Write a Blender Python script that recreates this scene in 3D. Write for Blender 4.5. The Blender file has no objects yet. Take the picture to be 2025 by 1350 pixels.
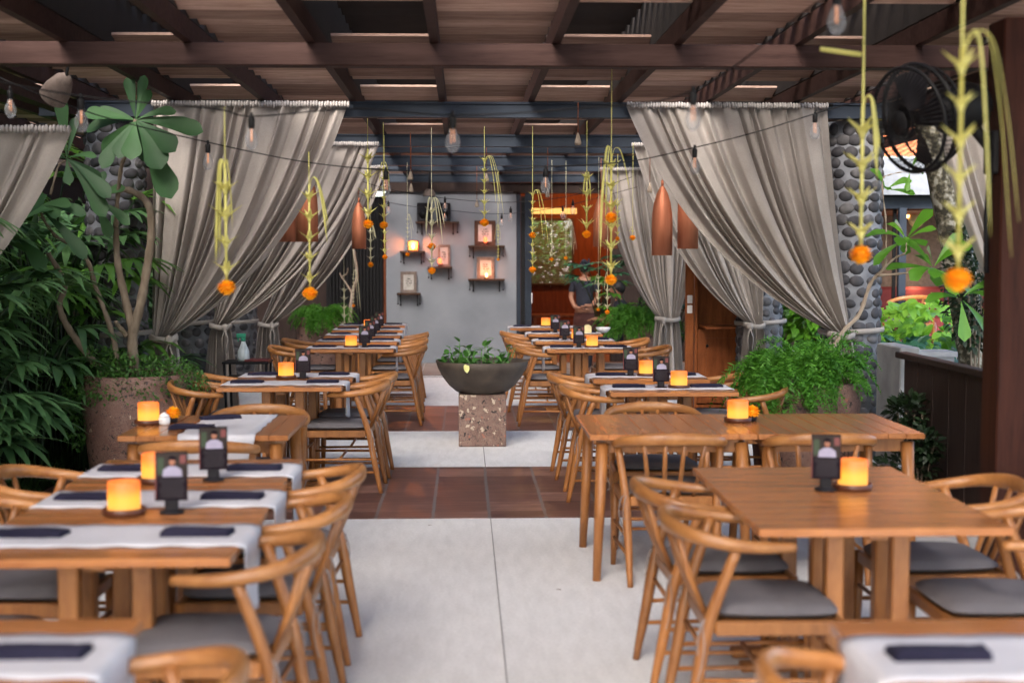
import bpy, math, random
from mathutils import Vector, Matrix, Euler
from math import sin, cos, pi, radians
R = random.Random(7)
C = bpy.context.scene.collection
sc = bpy.context.scene
# ------------------------------------------------------------ camera
F_PX, CX, CY, EYE = 2812.0, 1012.5, 675.0, 1.65
cam_data = bpy.data.cameras.new("camera")
cam = bpy.data.objects.new("camera", cam_data); C.objects.link(cam)
cam.location = (0, 0, EYE)
PITCH = math.atan(170/F_PX); YAW = math.atan(94.5/F_PX)
cam.rotation_euler = (pi/2 - PITCH, 0, -YAW)
cam_data.sensor_width = 36; cam_data.lens = 36*F_PX/2025
cam_data.clip_start = 0.05; cam_data.clip_end = 500
cam_data.dof.use_dof = True; cam_data.dof.focus_distance = 11.5; cam_data.dof.aperture_fstop = 2.0
sc.camera = cam
CM = cam.rotation_euler.to_matrix()
def at(px, py, Y):
    """real point at distance Y down the aisle seen at a pixel of the 2025x1350 photograph"""
    d = CM @ Vector(((px-CX)/F_PX, -(py-CY)/F_PX, -1))
    t = Y/d.y
    return Vector((d.x*t, Y, EYE + d.z*t))
# ------------------------------------------------------------ light
w = bpy.data.worlds.new("World"); sc.world = w; w.use_nodes = True
nt = w.node_tree; bg = nt.nodes["Background"]
sky = nt.nodes.new("ShaderNodeTexSky"); sky.sky_type = 'NISHITA'; sky.sun_disc = False
SUN_EL, SUN_AZ = radians(42), radians(200)
sky.sun_elevation = SUN_EL; sky.sun_rotation = SUN_AZ; sky.dust_density = 3.0; sky.air_density = 1.0
nt.links.new(sky.outputs[0], bg.inputs[0]); bg.inputs[1].default_value = 0.15
sd = bpy.data.lights.new("sun", 'SUN'); sd.energy = 1.5; sd.angle = radians(30); sd.color = (1, .93, .86)
sun = bpy.data.objects.new("sun", sd); C.objects.link(sun)
sundir = Vector((sin(SUN_AZ)*cos(SUN_EL), cos(SUN_AZ)*cos(SUN_EL), sin(SUN_EL)))
sun.rotation_euler = sundir.to_track_quat('Z', 'Y').to_euler()
EXPO = 2.6; EK = 2**-EXPO   # lamps are given as they read in the picture
vs = sc.view_settings; vs.view_transform = 'Standard'; vs.look = 'None'; vs.exposure = EXPO; vs.gamma = 1
sc.cycles.max_bounces = 8; sc.cycles.diffuse_bounces = 5; sc.cycles.transparent_max_bounces = 12
# ------------------------------------------------------------ materials
def newmat(name):
    m = bpy.data.materials.new(name); m.use_nodes = True
    return m, m.node_tree, m.node_tree.nodes["Principled BSDF"]
def ramp(nt, fac, stops):
    r = nt.nodes.new("ShaderNodeValToRGB"); el = r.color_ramp.elements
    while len(el) < len(stops): el.new(0.5)
    for e, (p, c) in zip(el, stops): e.position = p; e.color = (*c, 1)
    nt.links.new(fac, r.inputs[0]); return r.outputs[0]
def coords(nt, scale=(1,1,1), kind='Object', rnd=True):
    tc = nt.nodes.new("ShaderNodeTexCoord"); mp = nt.nodes.new("ShaderNodeMapping")
    mp.inputs['Scale'].default_value = scale
    nt.links.new(tc.outputs[kind], mp.inputs[0])
    if rnd:
        oi = nt.nodes.new("ShaderNodeObjectInfo"); ml = nt.nodes.new("ShaderNodeMath"); ml.operation = 'MULTIPLY'
        ml.inputs[1].default_value = 37.0; nt.links.new(oi.outputs['Random'], ml.inputs[0])
        nt.links.new(ml.outputs[0], mp.inputs['Location'])
    return mp.outputs[0]
def noise(nt, vec, scale, detail=4, rough=.5, out='Fac'):
    n = nt.nodes.new("ShaderNodeTexNoise"); n.inputs['Scale'].default_value = scale
    n.inputs['Detail'].default_value = detail; n.inputs['Roughness'].default_value = rough
    nt.links.new(vec, n.inputs['Vector']); return n.outputs[out]
def bump(nt, b, h, strength=.3, dist=.01):
    bp = nt.nodes.new("ShaderNodeBump"); bp.inputs['Strength'].default_value = strength
    bp.inputs['Distance'].default_value = dist
    nt.links.new(h, bp.inputs['Height']); nt.links.new(bp.outputs[0], b.inputs['Normal'])
def mult(nt, a, b, op='MULTIPLY'):
    m = nt.nodes.new("ShaderNodeMixRGB"); m.blend_type = op; m.inputs[0].default_value = 1
    nt.links.new(a, m.inputs[1]); nt.links.new(b, m.inputs[2]); return m.outputs[0]
def varied(name, stops, scale=(1,1,1), ns=8, rough=.6, detail=5, bmp=0, bd=.01, spec=.5, objvar=0, metal=0, kind='Object', rnd=True, sub=0):
    m, nt, b = newmat(name)
    v = coords(nt, scale, kind, rnd)
    n = noise(nt, v, ns, detail)
    col = ramp(nt, n, stops)
    if objvar:
        oi = nt.nodes.new("ShaderNodeObjectInfo")
        lo = 1-objvar; c2 = ramp(nt, oi.outputs['Random'], [(0, (lo, lo, lo)), (1, (1, 1, 1))]); col = mult(nt, col, c2)
    nt.links.new(col, b.inputs['Base Color'])
    b.inputs['Roughness'].default_value = rough; b.inputs['Metallic'].default_value = metal
    b.inputs['Specular IOR Level'].default_value = spec
    if bmp: bump(nt, b, n, bmp, bd)
    return m
def leafmat(name, dark, light, rough=.4, trans=.25):
    m, nt, b = newmat(name)
    g = nt.nodes.new("ShaderNodeNewGeometry")
    v = coords(nt, (1,1,1))
    n = noise(nt, v, 2.5, 3)
    mx = nt.nodes.new("ShaderNodeMath"); mx.operation = 'ADD'
    ml = nt.nodes.new("ShaderNodeMath"); ml.operation = 'MULTIPLY'; ml.inputs[1].default_value = .5
    nt.links.new(g.outputs['Random Per Island'], ml.inputs[0])
    ml2 = nt.nodes.new("ShaderNodeMath"); ml2.operation = 'MULTIPLY'; ml2.inputs[1].default_value = .6
    nt.links.new(n, ml2.inputs[0]); nt.links.new(ml.outputs[0], mx.inputs[0]); nt.links.new(ml2.outputs[0], mx.inputs[1])
    col = ramp(nt, mx.outputs[0], [(.15, dark), (.85, light)])
    nt.links.new(col, b.inputs['Base Color']); b.inputs['Roughness'].default_value = rough
    tr = nt.nodes.new("ShaderNodeBsdfTranslucent"); nt.links.new(col, tr.inputs[0])
    ms = nt.nodes.new("ShaderNodeMixShader"); ms.inputs[0].default_value = trans
    out = nt.nodes['Material Output']
    nt.links.new(b.outputs[0], ms.inputs[1]); nt.links.new(tr.outputs[0], ms.inputs[2]); nt.links.new(ms.outputs[0], out.inputs[0])
    return m
def emis(name, col, s, base=(0,0,0)):
    m, nt, b = newmat(name); b.inputs['Base Color'].default_value = (*base, 1)
    b.inputs['Emission Color'].default_value = (*col, 1); b.inputs['Emission Strength'].default_value = s*EK
    return m
def plain(name, col, rough=.5, metal=0, spec=.5, bmp=0):
    j = tuple(min(1, c*1.15) for c in col); k = tuple(c*.85 for c in col)
    return varied(name, [(.3, k), (.7, j)], ns=14, rough=rough, metal=metal, spec=spec, bmp=bmp)
def woodmat(name, dark, light, scale, rough=.45, objvar=.2, streak=1.0, island=0):
    m, nt, b = newmat(name)
    v = coords(nt, scale)
    n1 = noise(nt, v, 3.0, 6, .6)
    v2 = coords(nt, tuple(s*3.3 for s in scale))
    n2 = noise(nt, v2, 5.0, 3, .6)
    mm = nt.nodes.new("ShaderNodeMath"); mm.operation = 'MULTIPLY_ADD'; mm.inputs[1].default_value = .35*streak
    nt.links.new(n2, mm.inputs[0]); nt.links.new(n1, mm.inputs[2])
    col = ramp(nt, mm.outputs[0], [(.42, dark), (.62, tuple((a+c)/2 for a, c in zip(dark, light))), (.86, light)])
    oi = nt.nodes.new("ShaderNodeObjectInfo"); lo = 1-objvar
    col = mult(nt, col, ramp(nt, oi.outputs['Random'], [(0, (lo, lo, lo)), (1, (1, 1, 1))]))
    if island:
        gi = nt.nodes.new('ShaderNodeNewGeometry'); lo = 1-island
        col = mult(nt, col, ramp(nt, gi.outputs['Random Per Island'], [(0, (lo, lo*.92, lo*.9)), (1, (1, 1, 1))]))
    nt.links.new(col, b.inputs['Base Color']); b.inputs['Roughness'].default_value = rough
    if max(light) < .33 or island: b.inputs['Specular IOR Level'].default_value = .12
    bump(nt, b, n2, .12, .004)
    return m
M = {}
M['teak_top'] = woodmat('teak_top', (.27,.088,.024), (.48,.19,.062), (1.2, 9, 9), .23, .25)
M['teak_top_y'] = woodmat('teak_top_y', (.27,.088,.024), (.48,.19,.062), (9, 1.2, 9), .23, .25)
M['teak'] = woodmat('teak', (.22,.076,.019), (.42,.172,.050), (7, 7, 1.6), .38, .36)
M['teak_rail'] = woodmat('teak_rail', (.28,.10,.026), (.50,.22,.068), (3, 3, 5), .36, .34)
M['dark_wood'] = woodmat('dark_wood', (.10,.028,.012), (.24,.075,.03), (6, 6, .8), .45, .2)
M['cabinet_wood'] = woodmat('cabinet_wood', (.13,.035,.012), (.30,.095,.03), (6, 6, .9), .4, .1)
M['pergola_plank'] = woodmat('pergola_plank', (.40,.25,.19), (.74,.53,.43), (1.1, 14, 10), .7, .15, 1.0, .62)
M['pergola_beam'] = woodmat('pergola_beam', (.026,.012,.010), (.060,.032,.027), (.7, 9, 9), .6, .1)
M['post_wood'] = woodmat('post_wood', (.018,.006,.004), (.05,.016,.010), (8, 8, .6), .5, .1)
M['room_wood'] = woodmat('room_wood', (.09,.020,.008), (.17,.042,.014), (8, 8, 1.0), .5, .1)
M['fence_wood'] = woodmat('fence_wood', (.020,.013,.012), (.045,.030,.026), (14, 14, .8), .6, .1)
M['roof_dark'] = plain('roof_dark', (.02,.014,.012), .8)
M['steel'] = varied('steel', [(.3, (.012,.018,.028)), (.7, (.026,.035,.05))], ns=3, rough=.6, spec=.2)
M['black'] = plain('black_metal', (.008,.008,.009), .5, spec=.2)
M['dark_plastic'] = plain('dark_plastic', (.012,.011,.014), .6, spec=.2)
M['copper'] = varied('copper', [(.3, (.42,.14,.07)), (.7, (.58,.22,.12))], scale=(6,6,.6), ns=4, rough=.6, metal=.6)
def fabric(name, c1, c2, weave=260, rough=.95, bs=.25, ns=3):
    m, nt, b = newmat(name)
    v = coords(nt, (1,1,1)); n = noise(nt, v, ns, 4)
    v2 = coords(nt, (1,1,1), rnd=False)
    n2 = noise(nt, v2, weave, 2, .6)
    mm = nt.nodes.new("ShaderNodeMath"); mm.operation = 'MULTIPLY_ADD'; mm.inputs[1].default_value = .35
    nt.links.new(n2, mm.inputs[0]); nt.links.new(n, mm.inputs[2])
    col = ramp(nt, mm.outputs[0], [(.45, c1), (.9, c2)])
    nt.links.new(col, b.inputs['Base Color']); b.inputs['Roughness'].default_value = rough
    b.inputs['Specular IOR Level'].default_value = .2
    bump(nt, b, n2, bs, .002)
    return m
M['cushion'] = fabric('cushion_fabric', (.10,.094,.10), (.185,.172,.18))
M['napkin'] = fabric('napkin_fabric', (.012,.011,.026), (.026,.024,.048))
M['runner'] = fabric('runner_linen', (.46,.45,.48), (.62,.61,.64))
M['cord'] = fabric('cord_fabric', (.22,.19,.18), (.33,.29,.28))
def curtainmat():
    m = fabric('curtain_linen', (.31,.28,.255), (.475,.432,.40), 90, bs=.15, ns=2)
    nt = m.node_tree; b = nt.nodes['Principled BSDF']; out = nt.nodes['Material Output']
    tr = nt.nodes.new("ShaderNodeBsdfTranslucent"); tr.inputs[0].default_value = (.40,.36,.33,1)
    ms = nt.nodes.new("ShaderNodeMixShader"); ms.inputs[0].default_value = .25
    nt.links.new(b.outputs[0], ms.inputs[1]); nt.links.new(tr.outputs[0], ms.inputs[2]); nt.links.new(ms.outputs[0], out.inputs[0])
    return m
M['curtain'] = curtainmat()
# candle: wax glowing from the light inside, brightest at mid height
def candlemat():
    m, nt, b = newmat('candle_wax')
    tc = nt.nodes.new("ShaderNodeTexCoord"); sp = nt.nodes.new("ShaderNodeSeparateXYZ"); nt.links.new(tc.outputs['Object'], sp.inputs[0])
    col = ramp(nt, sp.outputs[2], [(.0, (.95,.48,.20)), (.03, (1,.40,.05)), (.06, (1,.34,.022)), (.1, (1,.155,.008))])
    st = ramp(nt, sp.outputs[2], [(.0, (.42,)*3), (.03, (.75,)*3), (.06, (.9,)*3), (.1, (.62,)*3)])
    nt.links.new(col, b.inputs['Emission Color'])
    ml = nt.nodes.new("ShaderNodeMath"); ml.operation = 'MULTIPLY'; ml.inputs[1].default_value = 1.95*EK
    nt.links.new(st, ml.inputs[0]); nt.links.new(ml.outputs[0], b.inputs['Emission Strength'])
    b.inputs['Base Color'].default_value = (.25,.12,.04,1); b.inputs['Roughness'].default_value = .5
    return m
M['wax'] = candlemat()
M['candle_dish'] = plain('candle_dish', (.085,.026,.012), .4)
# stones, terrazzo
M['pebble'] = None
def pebblemat():
    m, nt, b = newmat('river_pebble')
    g = nt.nodes.new("ShaderNodeNewGeometry")
    col = ramp(nt, g.outputs['Random Per Island'], [(0, (.034,.034,.040)), (.5, (.062,.060,.068)), (1, (.13,.125,.128))])
    v = coords(nt, (1,1,1)); n = noise(nt, v, 22, 4)
    col = mult(nt, col, ramp(nt, n, [(.3, (.6,.6,.6)), (.7, (1,1,1))]))
    nt.links.new(col, b.inputs['Base Color']); b.inputs['Roughness'].default_value = .75
    bump(nt, b, n, .3, .01); return m
M['pebble'] = pebblemat()
M['mortar'] = varied('mortar', [(.3, (.11,.115,.13)), (.7, (.22,.23,.25))], ns=9, rough=.9, bmp=.4)
def terrazzo(name, base1, base2, chips=True):
    m, nt, b = newmat(name)
    v = coords(nt, (1,1,1)); n = noise(nt, v, 5, 5)
    col = ramp(nt, n, [(.3, base1), (.7, base2)])
    for sc_, thr, c in ((24, .36, (.022,.014,.012)), (19, .30, (.50,.40,.30)), (52, .40, (.045,.03,.03)), (17, .24, (.30,.11,.07)), (80, .35, (.36,.27,.21))):
        vo = nt.nodes.new("ShaderNodeTexVoronoi"); vo.inputs['Scale'].default_value = sc_; vo.inputs['Randomness'].default_value = 1
        mp = nt.nodes.new("ShaderNodeMixRGB"); mp.inputs[0].default_value = .08
        wn = noise(nt, v, sc_*1.5, 2, out='Color'); nt.links.new(v, mp.inputs[1]); nt.links.new(wn, mp.inputs[2])
        nt.links.new(mp.outputs[0], vo.inputs['Vector'])
        sx = nt.nodes.new("ShaderNodeSeparateColor"); nt.links.new(vo.outputs['Color'], sx.inputs[0])
        cut = nt.nodes.new("ShaderNodeMath"); cut.operation = 'GREATER_THAN'; cut.inputs[1].default_value = .60 if chips else ((.68, .97, .66, .95, .7)[(24,19,52,17,80).index(sc_)])
        nt.links.new(sx.outputs[0], cut.inputs[0])
        ls = nt.nodes.new("ShaderNodeMath"); ls.operation = 'LESS_THAN'; ls.inputs[1].default_value = thr if sc_ < 50 else thr
        nt.links.new(vo.outputs['Distance'], ls.inputs[0])
        an = nt.nodes.new("ShaderNodeMath"); an.operation = 'MULTIPLY'; nt.links.new(cut.outputs[0], an.inputs[0]); nt.links.new(ls.outputs[0], an.inputs[1])
        mx = nt.nodes.new("ShaderNodeMixRGB"); nt.links.new(an.outputs[0], mx.inputs[0]); nt.links.new(col, mx.inputs[1]); mx.inputs[2].default_value = (*c, 1)
        col = mx.outputs[0]
    nt.links.new(col, b.inputs['Base Color']); b.inputs['Roughness'].default_value = .7
    bump(nt, b, n, .3, .01); return m
M['terrazzo'] = terrazzo('terrazzo', (.135,.075,.056), (.24,.15,.118))
M['terrazzo_fine'] = terrazzo('terrazzo_planter', (.135,.068,.052), (.225,.13,.105), False)
M['bowl'] = varied('bowl_metal', [(.3, (.035,.024,.018)), (.6, (.065,.048,.035)), (.8, (.11,.075,.045))], ns=7, rough=.65, bmp=.3)
# ground
def floormat():
    m, nt, b = newmat('concrete_floor')
    v = coords(nt, (1,1,1), rnd=False)
    n = noise(nt, v, 1.1, 8, .65); n2 = noise(nt, v, 60, 3); n3 = noise(nt, coords(nt, (6, 1.2, 1), rnd=False), 3, 5)
    col = ramp(nt, n, [(.25, (.68,.675,.67)), (.5, (.73,.725,.72)), (.75, (.77,.765,.76))])
    col = mult(nt, col, ramp(nt, n2, [(.3, (.86,.86,.86)), (.7, (1,1,1))]))
    col = mult(nt, col, ramp(nt, n3, [(.3, (.90,.90,.895)), (.62, (1,1,1))]))
    nt.links.new(col, b.inputs['Base Color']); b.inputs['Roughness'].default_value = .72
    bump(nt, b, n2, .15, .003); return m
M['concrete'] = floormat()
def tilemat():
    m, nt, b = newmat('terracotta_tiles')
    tc = nt.nodes.new("ShaderNodeTexCoord"); sp = nt.nodes.new("ShaderNodeSeparateXYZ"); nt.links.new(tc.outputs['Object'], sp.inputs[0])
    def M2(op, a, bv=None, c=None):
        k = nt.nodes.new("ShaderNodeMath"); k.operation = op
        for i, x in enumerate((a, bv, c)):
            if x is None: continue
            if isinstance(x, (int, float)): k.inputs[i].default_value = x
            else: nt.links.new(x, k.inputs[i])
        return k.outputs[0]
    wob = noise(nt, coords(nt, (1,1,1), rnd=False), 9, 3)
    W, H = .358, .364
    x = M2('DIVIDE', M2('ADD', M2('MULTIPLY_ADD', wob, .012, sp.outputs[0]), 20*W - .163), W)
    y = M2('DIVIDE', M2('ADD', sp.outputs[1], 20*H), H)
    fx = M2('FRACT', x); fy = M2('FRACT', y)
    dx = M2('MINIMUM', fx, M2('SUBTRACT', 1.0, fx)); dy = M2('MINIMUM', fy, M2('SUBTRACT', 1.0, fy))
    gx = M2('LESS_THAN', dx, .028); gy = M2('LESS_THAN', dy, .010)
    cmb = nt.nodes.new("ShaderNodeCombineXYZ"); nt.links.new(M2('FLOOR', x), cmb.inputs[0]); nt.links.new(M2('FLOOR', y), cmb.inputs[1])
    wn = nt.nodes.new("ShaderNodeTexWhiteNoise"); nt.links.new(cmb.outputs[0], wn.inputs[0])
    st = noise(nt, coords(nt, (1.2, 7, 1), rnd=False), 2.2, 7, .6)
    mix = M2('MULTIPLY_ADD', wn.outputs['Value'], .36, M2('MULTIPLY', st, .72))
    col = ramp(nt, mix, [(.25, (.045,.022,.020)), (.48, (.105,.046,.036)), (.62, (.15,.07,.054)), (.8, (.23,.125,.10))])
    def mixc(f, c1, c2):
        k = nt.nodes.new("ShaderNodeMixRGB"); nt.links.new(f, k.inputs[0]); nt.links.new(c1, k.inputs[1]); k.inputs[2].default_value = (*c2, 1); return k.outputs[0]
    col = mixc(gy, col, (.075,.04,.035)); col = mixc(gx, col, (.13,.115,.115))
    nt.links.new(col, b.inputs['Base Color']); b.inputs['Roughness'].default_value = .42
    bump(nt, b, st, .2, .006); return m
M['tile'] = tilemat()
M['joint'] = plain('joint_filler', (.16,.155,.15), .9)
M['soil'] = varied('soil', [(.3, (.012,.014,.008)), (.7, (.035,.035,.018))], ns=3, rough=1, bmp=.5, kind='Object')
M['plaster'] = varied('grey_plaster', [(.3, (.165,.18,.205)), (.7, (.215,.23,.255))], ns=2.2, rough=.85, bmp=.05)
M['plaster_warm'] = varied('warm_plaster', [(.3, (.24,.21,.19)), (.7, (.32,.28,.26))], ns=2, rough=.9)
M['concrete_wall'] = varied('concrete_wall', [(.3, (.22,.225,.235)), (.7, (.36,.365,.37))], ns=4, rough=.85, bmp=.2)
M['white'] = plain('white_paint', (.17,.185,.205), .7)
M['leaf_palm'] = leafmat('leaf_palm', (.030,.085,.032), (.15,.31,.11), .45)
M['leaf_palm2'] = leafmat('leaf_palm_bright', (.03,.10,.015), (.13,.30,.04), .4)
M['leaf_frangipani'] = leafmat('leaf_frangipani', (.014,.055,.018), (.055,.15,.045), .6)
M['leaf_fern'] = leafmat('leaf_fern', (.035,.15,.01), (.12,.34,.03), .55, .35)
M['leaf_small'] = leafmat('leaf_small', (.02,.08,.01), (.09,.22,.04), .5)
M['leaf_bowl'] = leafmat('leaf_bowl', (.04,.15,.02), (.13,.32,.07), .3)
M['leaf_lime'] = leafmat('leaf_lime', (.12,.32,.02), (.38,.70,.06), .45, .4)
M['leaf_green'] = leafmat('leaf_green', (.05,.17,.01), (.14,.36,.03), .4, .35)
M['leaf_teal'] = leafmat('leaf_teal', (.02,.10,.05), (.06,.20,.10), .4)
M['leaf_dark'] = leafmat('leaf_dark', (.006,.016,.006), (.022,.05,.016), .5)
M['grass'] = leafmat('grass_blades', (.008,.03,.006), (.045,.11,.02), .6)
M['palm_leaf_dry'] = leafmat('young_coconut_leaf', (.60,.55,.12), (.82,.80,.30), .55, .35)
M['palm_leaf_white'] = leafmat('pale_coconut_leaf', (.62,.60,.40), (.80,.78,.55), .55, .3)
M['marigold'] = varied('marigold', [(.3, (.85,.30,.002)), (.7, (1.0,.52,.006))], ns=60, rough=.7)
M['bark'] = varied('bark', [(.3, (.10,.075,.05)), (.6, (.19,.15,.11)), (.8, (.30,.25,.19))], scale=(1,1,.4), ns=16, rough=.9, bmp=.5)
M['bark_mottled'] = varied('mottled_bark', [(.42, (.05,.045,.03)), (.52, (.17,.15,.10)), (.62, (.42,.40,.33))], ns=18, rough=.95, bmp=.6, detail=8)
M['bark_pale'] = varied('pale_bark', [(.3, (.25,.19,.14)), (.7, (.40,.33,.26))], ns=12, rough=.9, bmp=.3)
M['rooftile'] = varied('clay_roof_tile', [(.3, (.52,.16,.06)), (.7, (.80,.30,.13))], ns=9, rough=.8, objvar=0)
M['red_fabric'] = plain('red_fabric', (.16,.02,.02), .8)
M['paper'] = plain('paper', (.36,.34,.31), .8)
M['heading'] = fabric('heading_linen', (.29,.27,.26), (.40,.375,.36))
M['ink'] = plain('ink', (.03,.03,.03), .8)
M['frame_dark'] = woodmat('frame_dark', (.035,.018,.012), (.08,.045,.03), (6,6,6), .6, .1)
M['frame_grey'] = woodmat('frame_grey', (.10,.075,.065), (.20,.16,.14), (6,6,6), .7, .1)
M['menu_card'] = plain('menu_card', (.010,.006,.010), .8, spec=.08)
M['menu_photo'] = plain('menu_photo', (.035,.028,.026), .9, spec=.1)
M['menu_text'] = plain('menu_text', (.06,.056,.062), .9, spec=.1)
M['menu_red'] = plain('menu_red', (.12,.012,.012), .5)
M['skin'] = plain('skin', (.32,.15,.09), .55)
M['skin_photo'] = plain('skin_photo', (.30,.12,.07), .6)
M['shirt_dark'] = plain('shirt_dark', (.016,.018,.030), .9)
M['sarong'] = plain('sarong', (.06,.018,.014), .9)
M['hair'] = plain('hair', (.008,.006,.006), .6)
M['shirt_white'] = plain('shirt_white', (.30,.28,.38), .8)
M['bottle_white'] = plain('bottle_white', (.55,.62,.66), .35)
M['bottle_green'] = plain('bottle_green', (.01,.22,.13), .4)
M['ceramic'] = plain('ceramic', (.75,.75,.76), .2)
M['cream'] = plain('cream', (.68,.60,.32), .6)
M['glow_orange'] = emis('glow_orange', (1,.30,.05), 4)
M['glow_orange_soft'] = emis('glow_orange_soft', (1,.30,.04), 1.3, (.4,.2,.1))
M['glow_red'] = emis('glow_red', (1,.10,.03), 6)
M['glow_flame'] = emis('glow_flame', (1,.45,.15), 10)
M['glow_strip'] = emis('glow_strip', (1,.50,.13), 1.5)
def glassmat():
    m, nt, b = newmat('bulb_glass'); b.inputs['Base Color'].default_value = (.35,.37,.40,1); b.inputs['Roughness'].default_value = .08
    tr = nt.nodes.new("ShaderNodeBsdfTransparent"); ms = nt.nodes.new("ShaderNodeMixShader")
    lw = nt.nodes.new("ShaderNodeLayerWeight"); lw.inputs[0].default_value = .35
    r = nt.nodes.new("ShaderNodeMapRange"); r.inputs[3].default_value = .12; r.inputs[4].default_value = .75
    nt.links.new(lw.outputs['Facing'], r.inputs[0]); nt.links.new(r.outputs[0], ms.inputs[0])
    nt.links.new(tr.outputs[0], ms.inputs[1]); nt.links.new(b.outputs[0], ms.inputs[2]); nt.links.new(ms.outputs[0], nt.nodes['Material Output'].inputs[0])
    return m
M['glass'] = glassmat()
M['filament'] = emis('filament', (1,.35,.12), 1.2, (.3,.15,.08))
# ------------------------------------------------------------ mesh builder
class MB:
    def __init__(s): s.v = []; s.f = []; s.m = []; s.s = []
    def add(s, vs, fs, mi=0, sm=False):
        o = len(s.v); s.v += [tuple(v) for v in vs]
        s.f += [tuple(i+o for i in f) for f in fs]; s.m += [mi]*len(fs); s.s += [sm]*len(fs); return s
    def box(s, c, d, mi=0, rot=None, bev=0.0):
        hx, hy, hz = d[0]/2, d[1]/2, d[2]/2; c = Vector(c)
        if bev <= 0:
            vs = [Vector((x*hx, y*hy, z*hz)) for z in (-1,1) for y in (-1,1) for x in (-1,1)]
            fs = [(0,2,3,1),(4,5,7,6),(0,1,5,4),(2,6,7,3),(0,4,6,2),(1,3,7,5)]
        else:
            b = min(bev, hx*.9, hy*.9, hz*.9)
            ring = lambda X, Y, z: [Vector(p+(z,)) for p in ((-X+b,-Y),(X-b,-Y),(X,-Y+b),(X,Y-b),(X-b,Y),(-X+b,Y),(-X,Y-b),(-X,-Y+b))]
            vs = ring(hx-b, hy-b, -hz)+ring(hx, hy, -hz+b)+ring(hx, hy, hz-b)+ring(hx-b, hy-b, hz)
            fs = [tuple(range(7,-1,-1)), tuple(range(24,32))]
            for k in range(3):
                for i in range(8): j = (i+1) % 8; fs.append((k*8+i, k*8+j, k*8+8+j, k*8+8+i))
        if rot is not None: vs = [rot @ v for v in vs]
        return s.add([v+c for v in vs], fs, mi)
    def tube(s, pts, rad, n=8, mi=0, cap=True, flat=1.0, up=None, sm=True):
        """sweep; rad float or list of floats / (ra, rb) pairs; section axes follow 'up'"""
        pts = [Vector(p) for p in pts]; L = len(pts); vs = []; fs = []
        prev = None
        for i, p in enumerate(pts):
            t = (pts[min(i+1, L-1)] - pts[max(i-1, 0)]).normalized()
            u = Vector(up) if up else (prev if prev is not None else Vector((0,0,1)))
            a = u.cross(t)
            if a.length < 1e-4: a = Vector((1,0,0)).cross(t)
            if a.length < 1e-4: a = Vector((0,1,0)).cross(t)
            a.normalize(); b = t.cross(a).normalized()
            if not up: prev = b
            r = rad[i] if isinstance(rad, (list, tuple)) else rad
            ra, rb = r if isinstance(r, (tuple, list)) else (r, r*flat)
            vs += [p + a*ra*cos(2*pi*k/n) + b*rb*sin(2*pi*k/n) for k in range(n)]
        for i in range(L-1):
            for k in range(n):
                j = (k+1) % n; fs.append((i*n+k, i*n+j, (i+1)*n+j, (i+1)*n+k))
        if cap: fs += [tuple(range(n-1,-1,-1)), tuple((L-1)*n+k for k in range(n))]
        return s.add(vs, fs, mi, sm)
    def lathe(s, prof, c=(0,0,0), n=20, mi=0, rot=None, sm=True, cap=True):
        vs = []; fs = []; c = Vector(c)
        for r, z in prof: vs += [Vector((r*cos(2*pi*k/n), r*sin(2*pi*k/n), z)) for k in range(n)]
        for i in range(len(prof)-1):
            for k in range(n): j = (k+1) % n; fs.append((i*n+k, i*n+j, (i+1)*n+j, (i+1)*n+k))
        if cap:
            if prof[0][0] > 1e-5: fs.append(tuple(range(n-1,-1,-1)))
            if prof[-1][0] > 1e-5: fs.append(tuple((len(prof)-1)*n+k for k in range(n)))
        if rot is not None: vs = [rot @ v for v in vs]
        return s.add([v+c for v in vs], fs, mi, sm)
    def leaf(s, p, d, L, W, up=(0,0,1), droop=.3, seg=4, mi=0, fold=.15, tip=1.0, shape=None):
        """leaf blade: rows of three vertices along a drooping midrib"""
        d = Vector(d).normalized(); up = Vector(up)
        side = d.cross(up)
        if side.length < 1e-3: side = d.cross(Vector((1,.3,0)))
        side.normalize(); nrm = side.cross(d).normalized(); vs = []; fs = []; q = Vector(p)
        for i in range(seg+1):
            t = i/seg
            wd = W*.5*(shape(t) if shape else max(0.02, sin(pi*min(1, t**.75*1.0))**.8))
            vs += [q - side*wd + nrm*fold*wd, q.copy(), q + side*wd + nrm*fold*wd]
            dd = (d - Vector((0,0,1))*droop*2*t).normalized(); q = q + dd*(L/seg)
        for i in range(seg):
            a = i*3; fs += [(a, a+1, a+4, a+3), (a+1, a+2, a+5, a+4)]
        return s.add(vs, fs, mi, True)
    def ball(s, c, r, n=10, m=7, mi=0, rot=None, jit=0, rng=None):
        r = Vector(r) if isinstance(r, (tuple, list, Vector)) else Vector((r, r, r)); c = Vector(c)
        vs = [Vector((0,0,-r.z))]; fs = []
        for i in range(1, m):
            a = -pi/2+pi*i/m
            for k in range(n):
                j = 1 + (rng.uniform(-jit, jit) if rng else 0)
                vs.append(Vector((r.x*cos(a)*cos(2*pi*k/n)*j, r.y*cos(a)*sin(2*pi*k/n)*j, r.z*sin(a)*j)))
        vs.append(Vector((0,0,r.z)))
        for k in range(n): fs.append((0, 1+(k+1) % n, 1+k))
        for i in range(m-2):
            for k in range(n): j = (k+1) % n; a = 1+i*n; fs.append((a+k, a+j, a+n+j, a+n+k))
        a = 1+(m-2)*n; T = len(vs)-1
        for k in range(n): fs.append((a+k, a+(k+1) % n, T))
        if rot is not None: vs = [rot @ v for v in vs]
        return s.add([v+c for v in vs], fs, mi, True)
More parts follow.
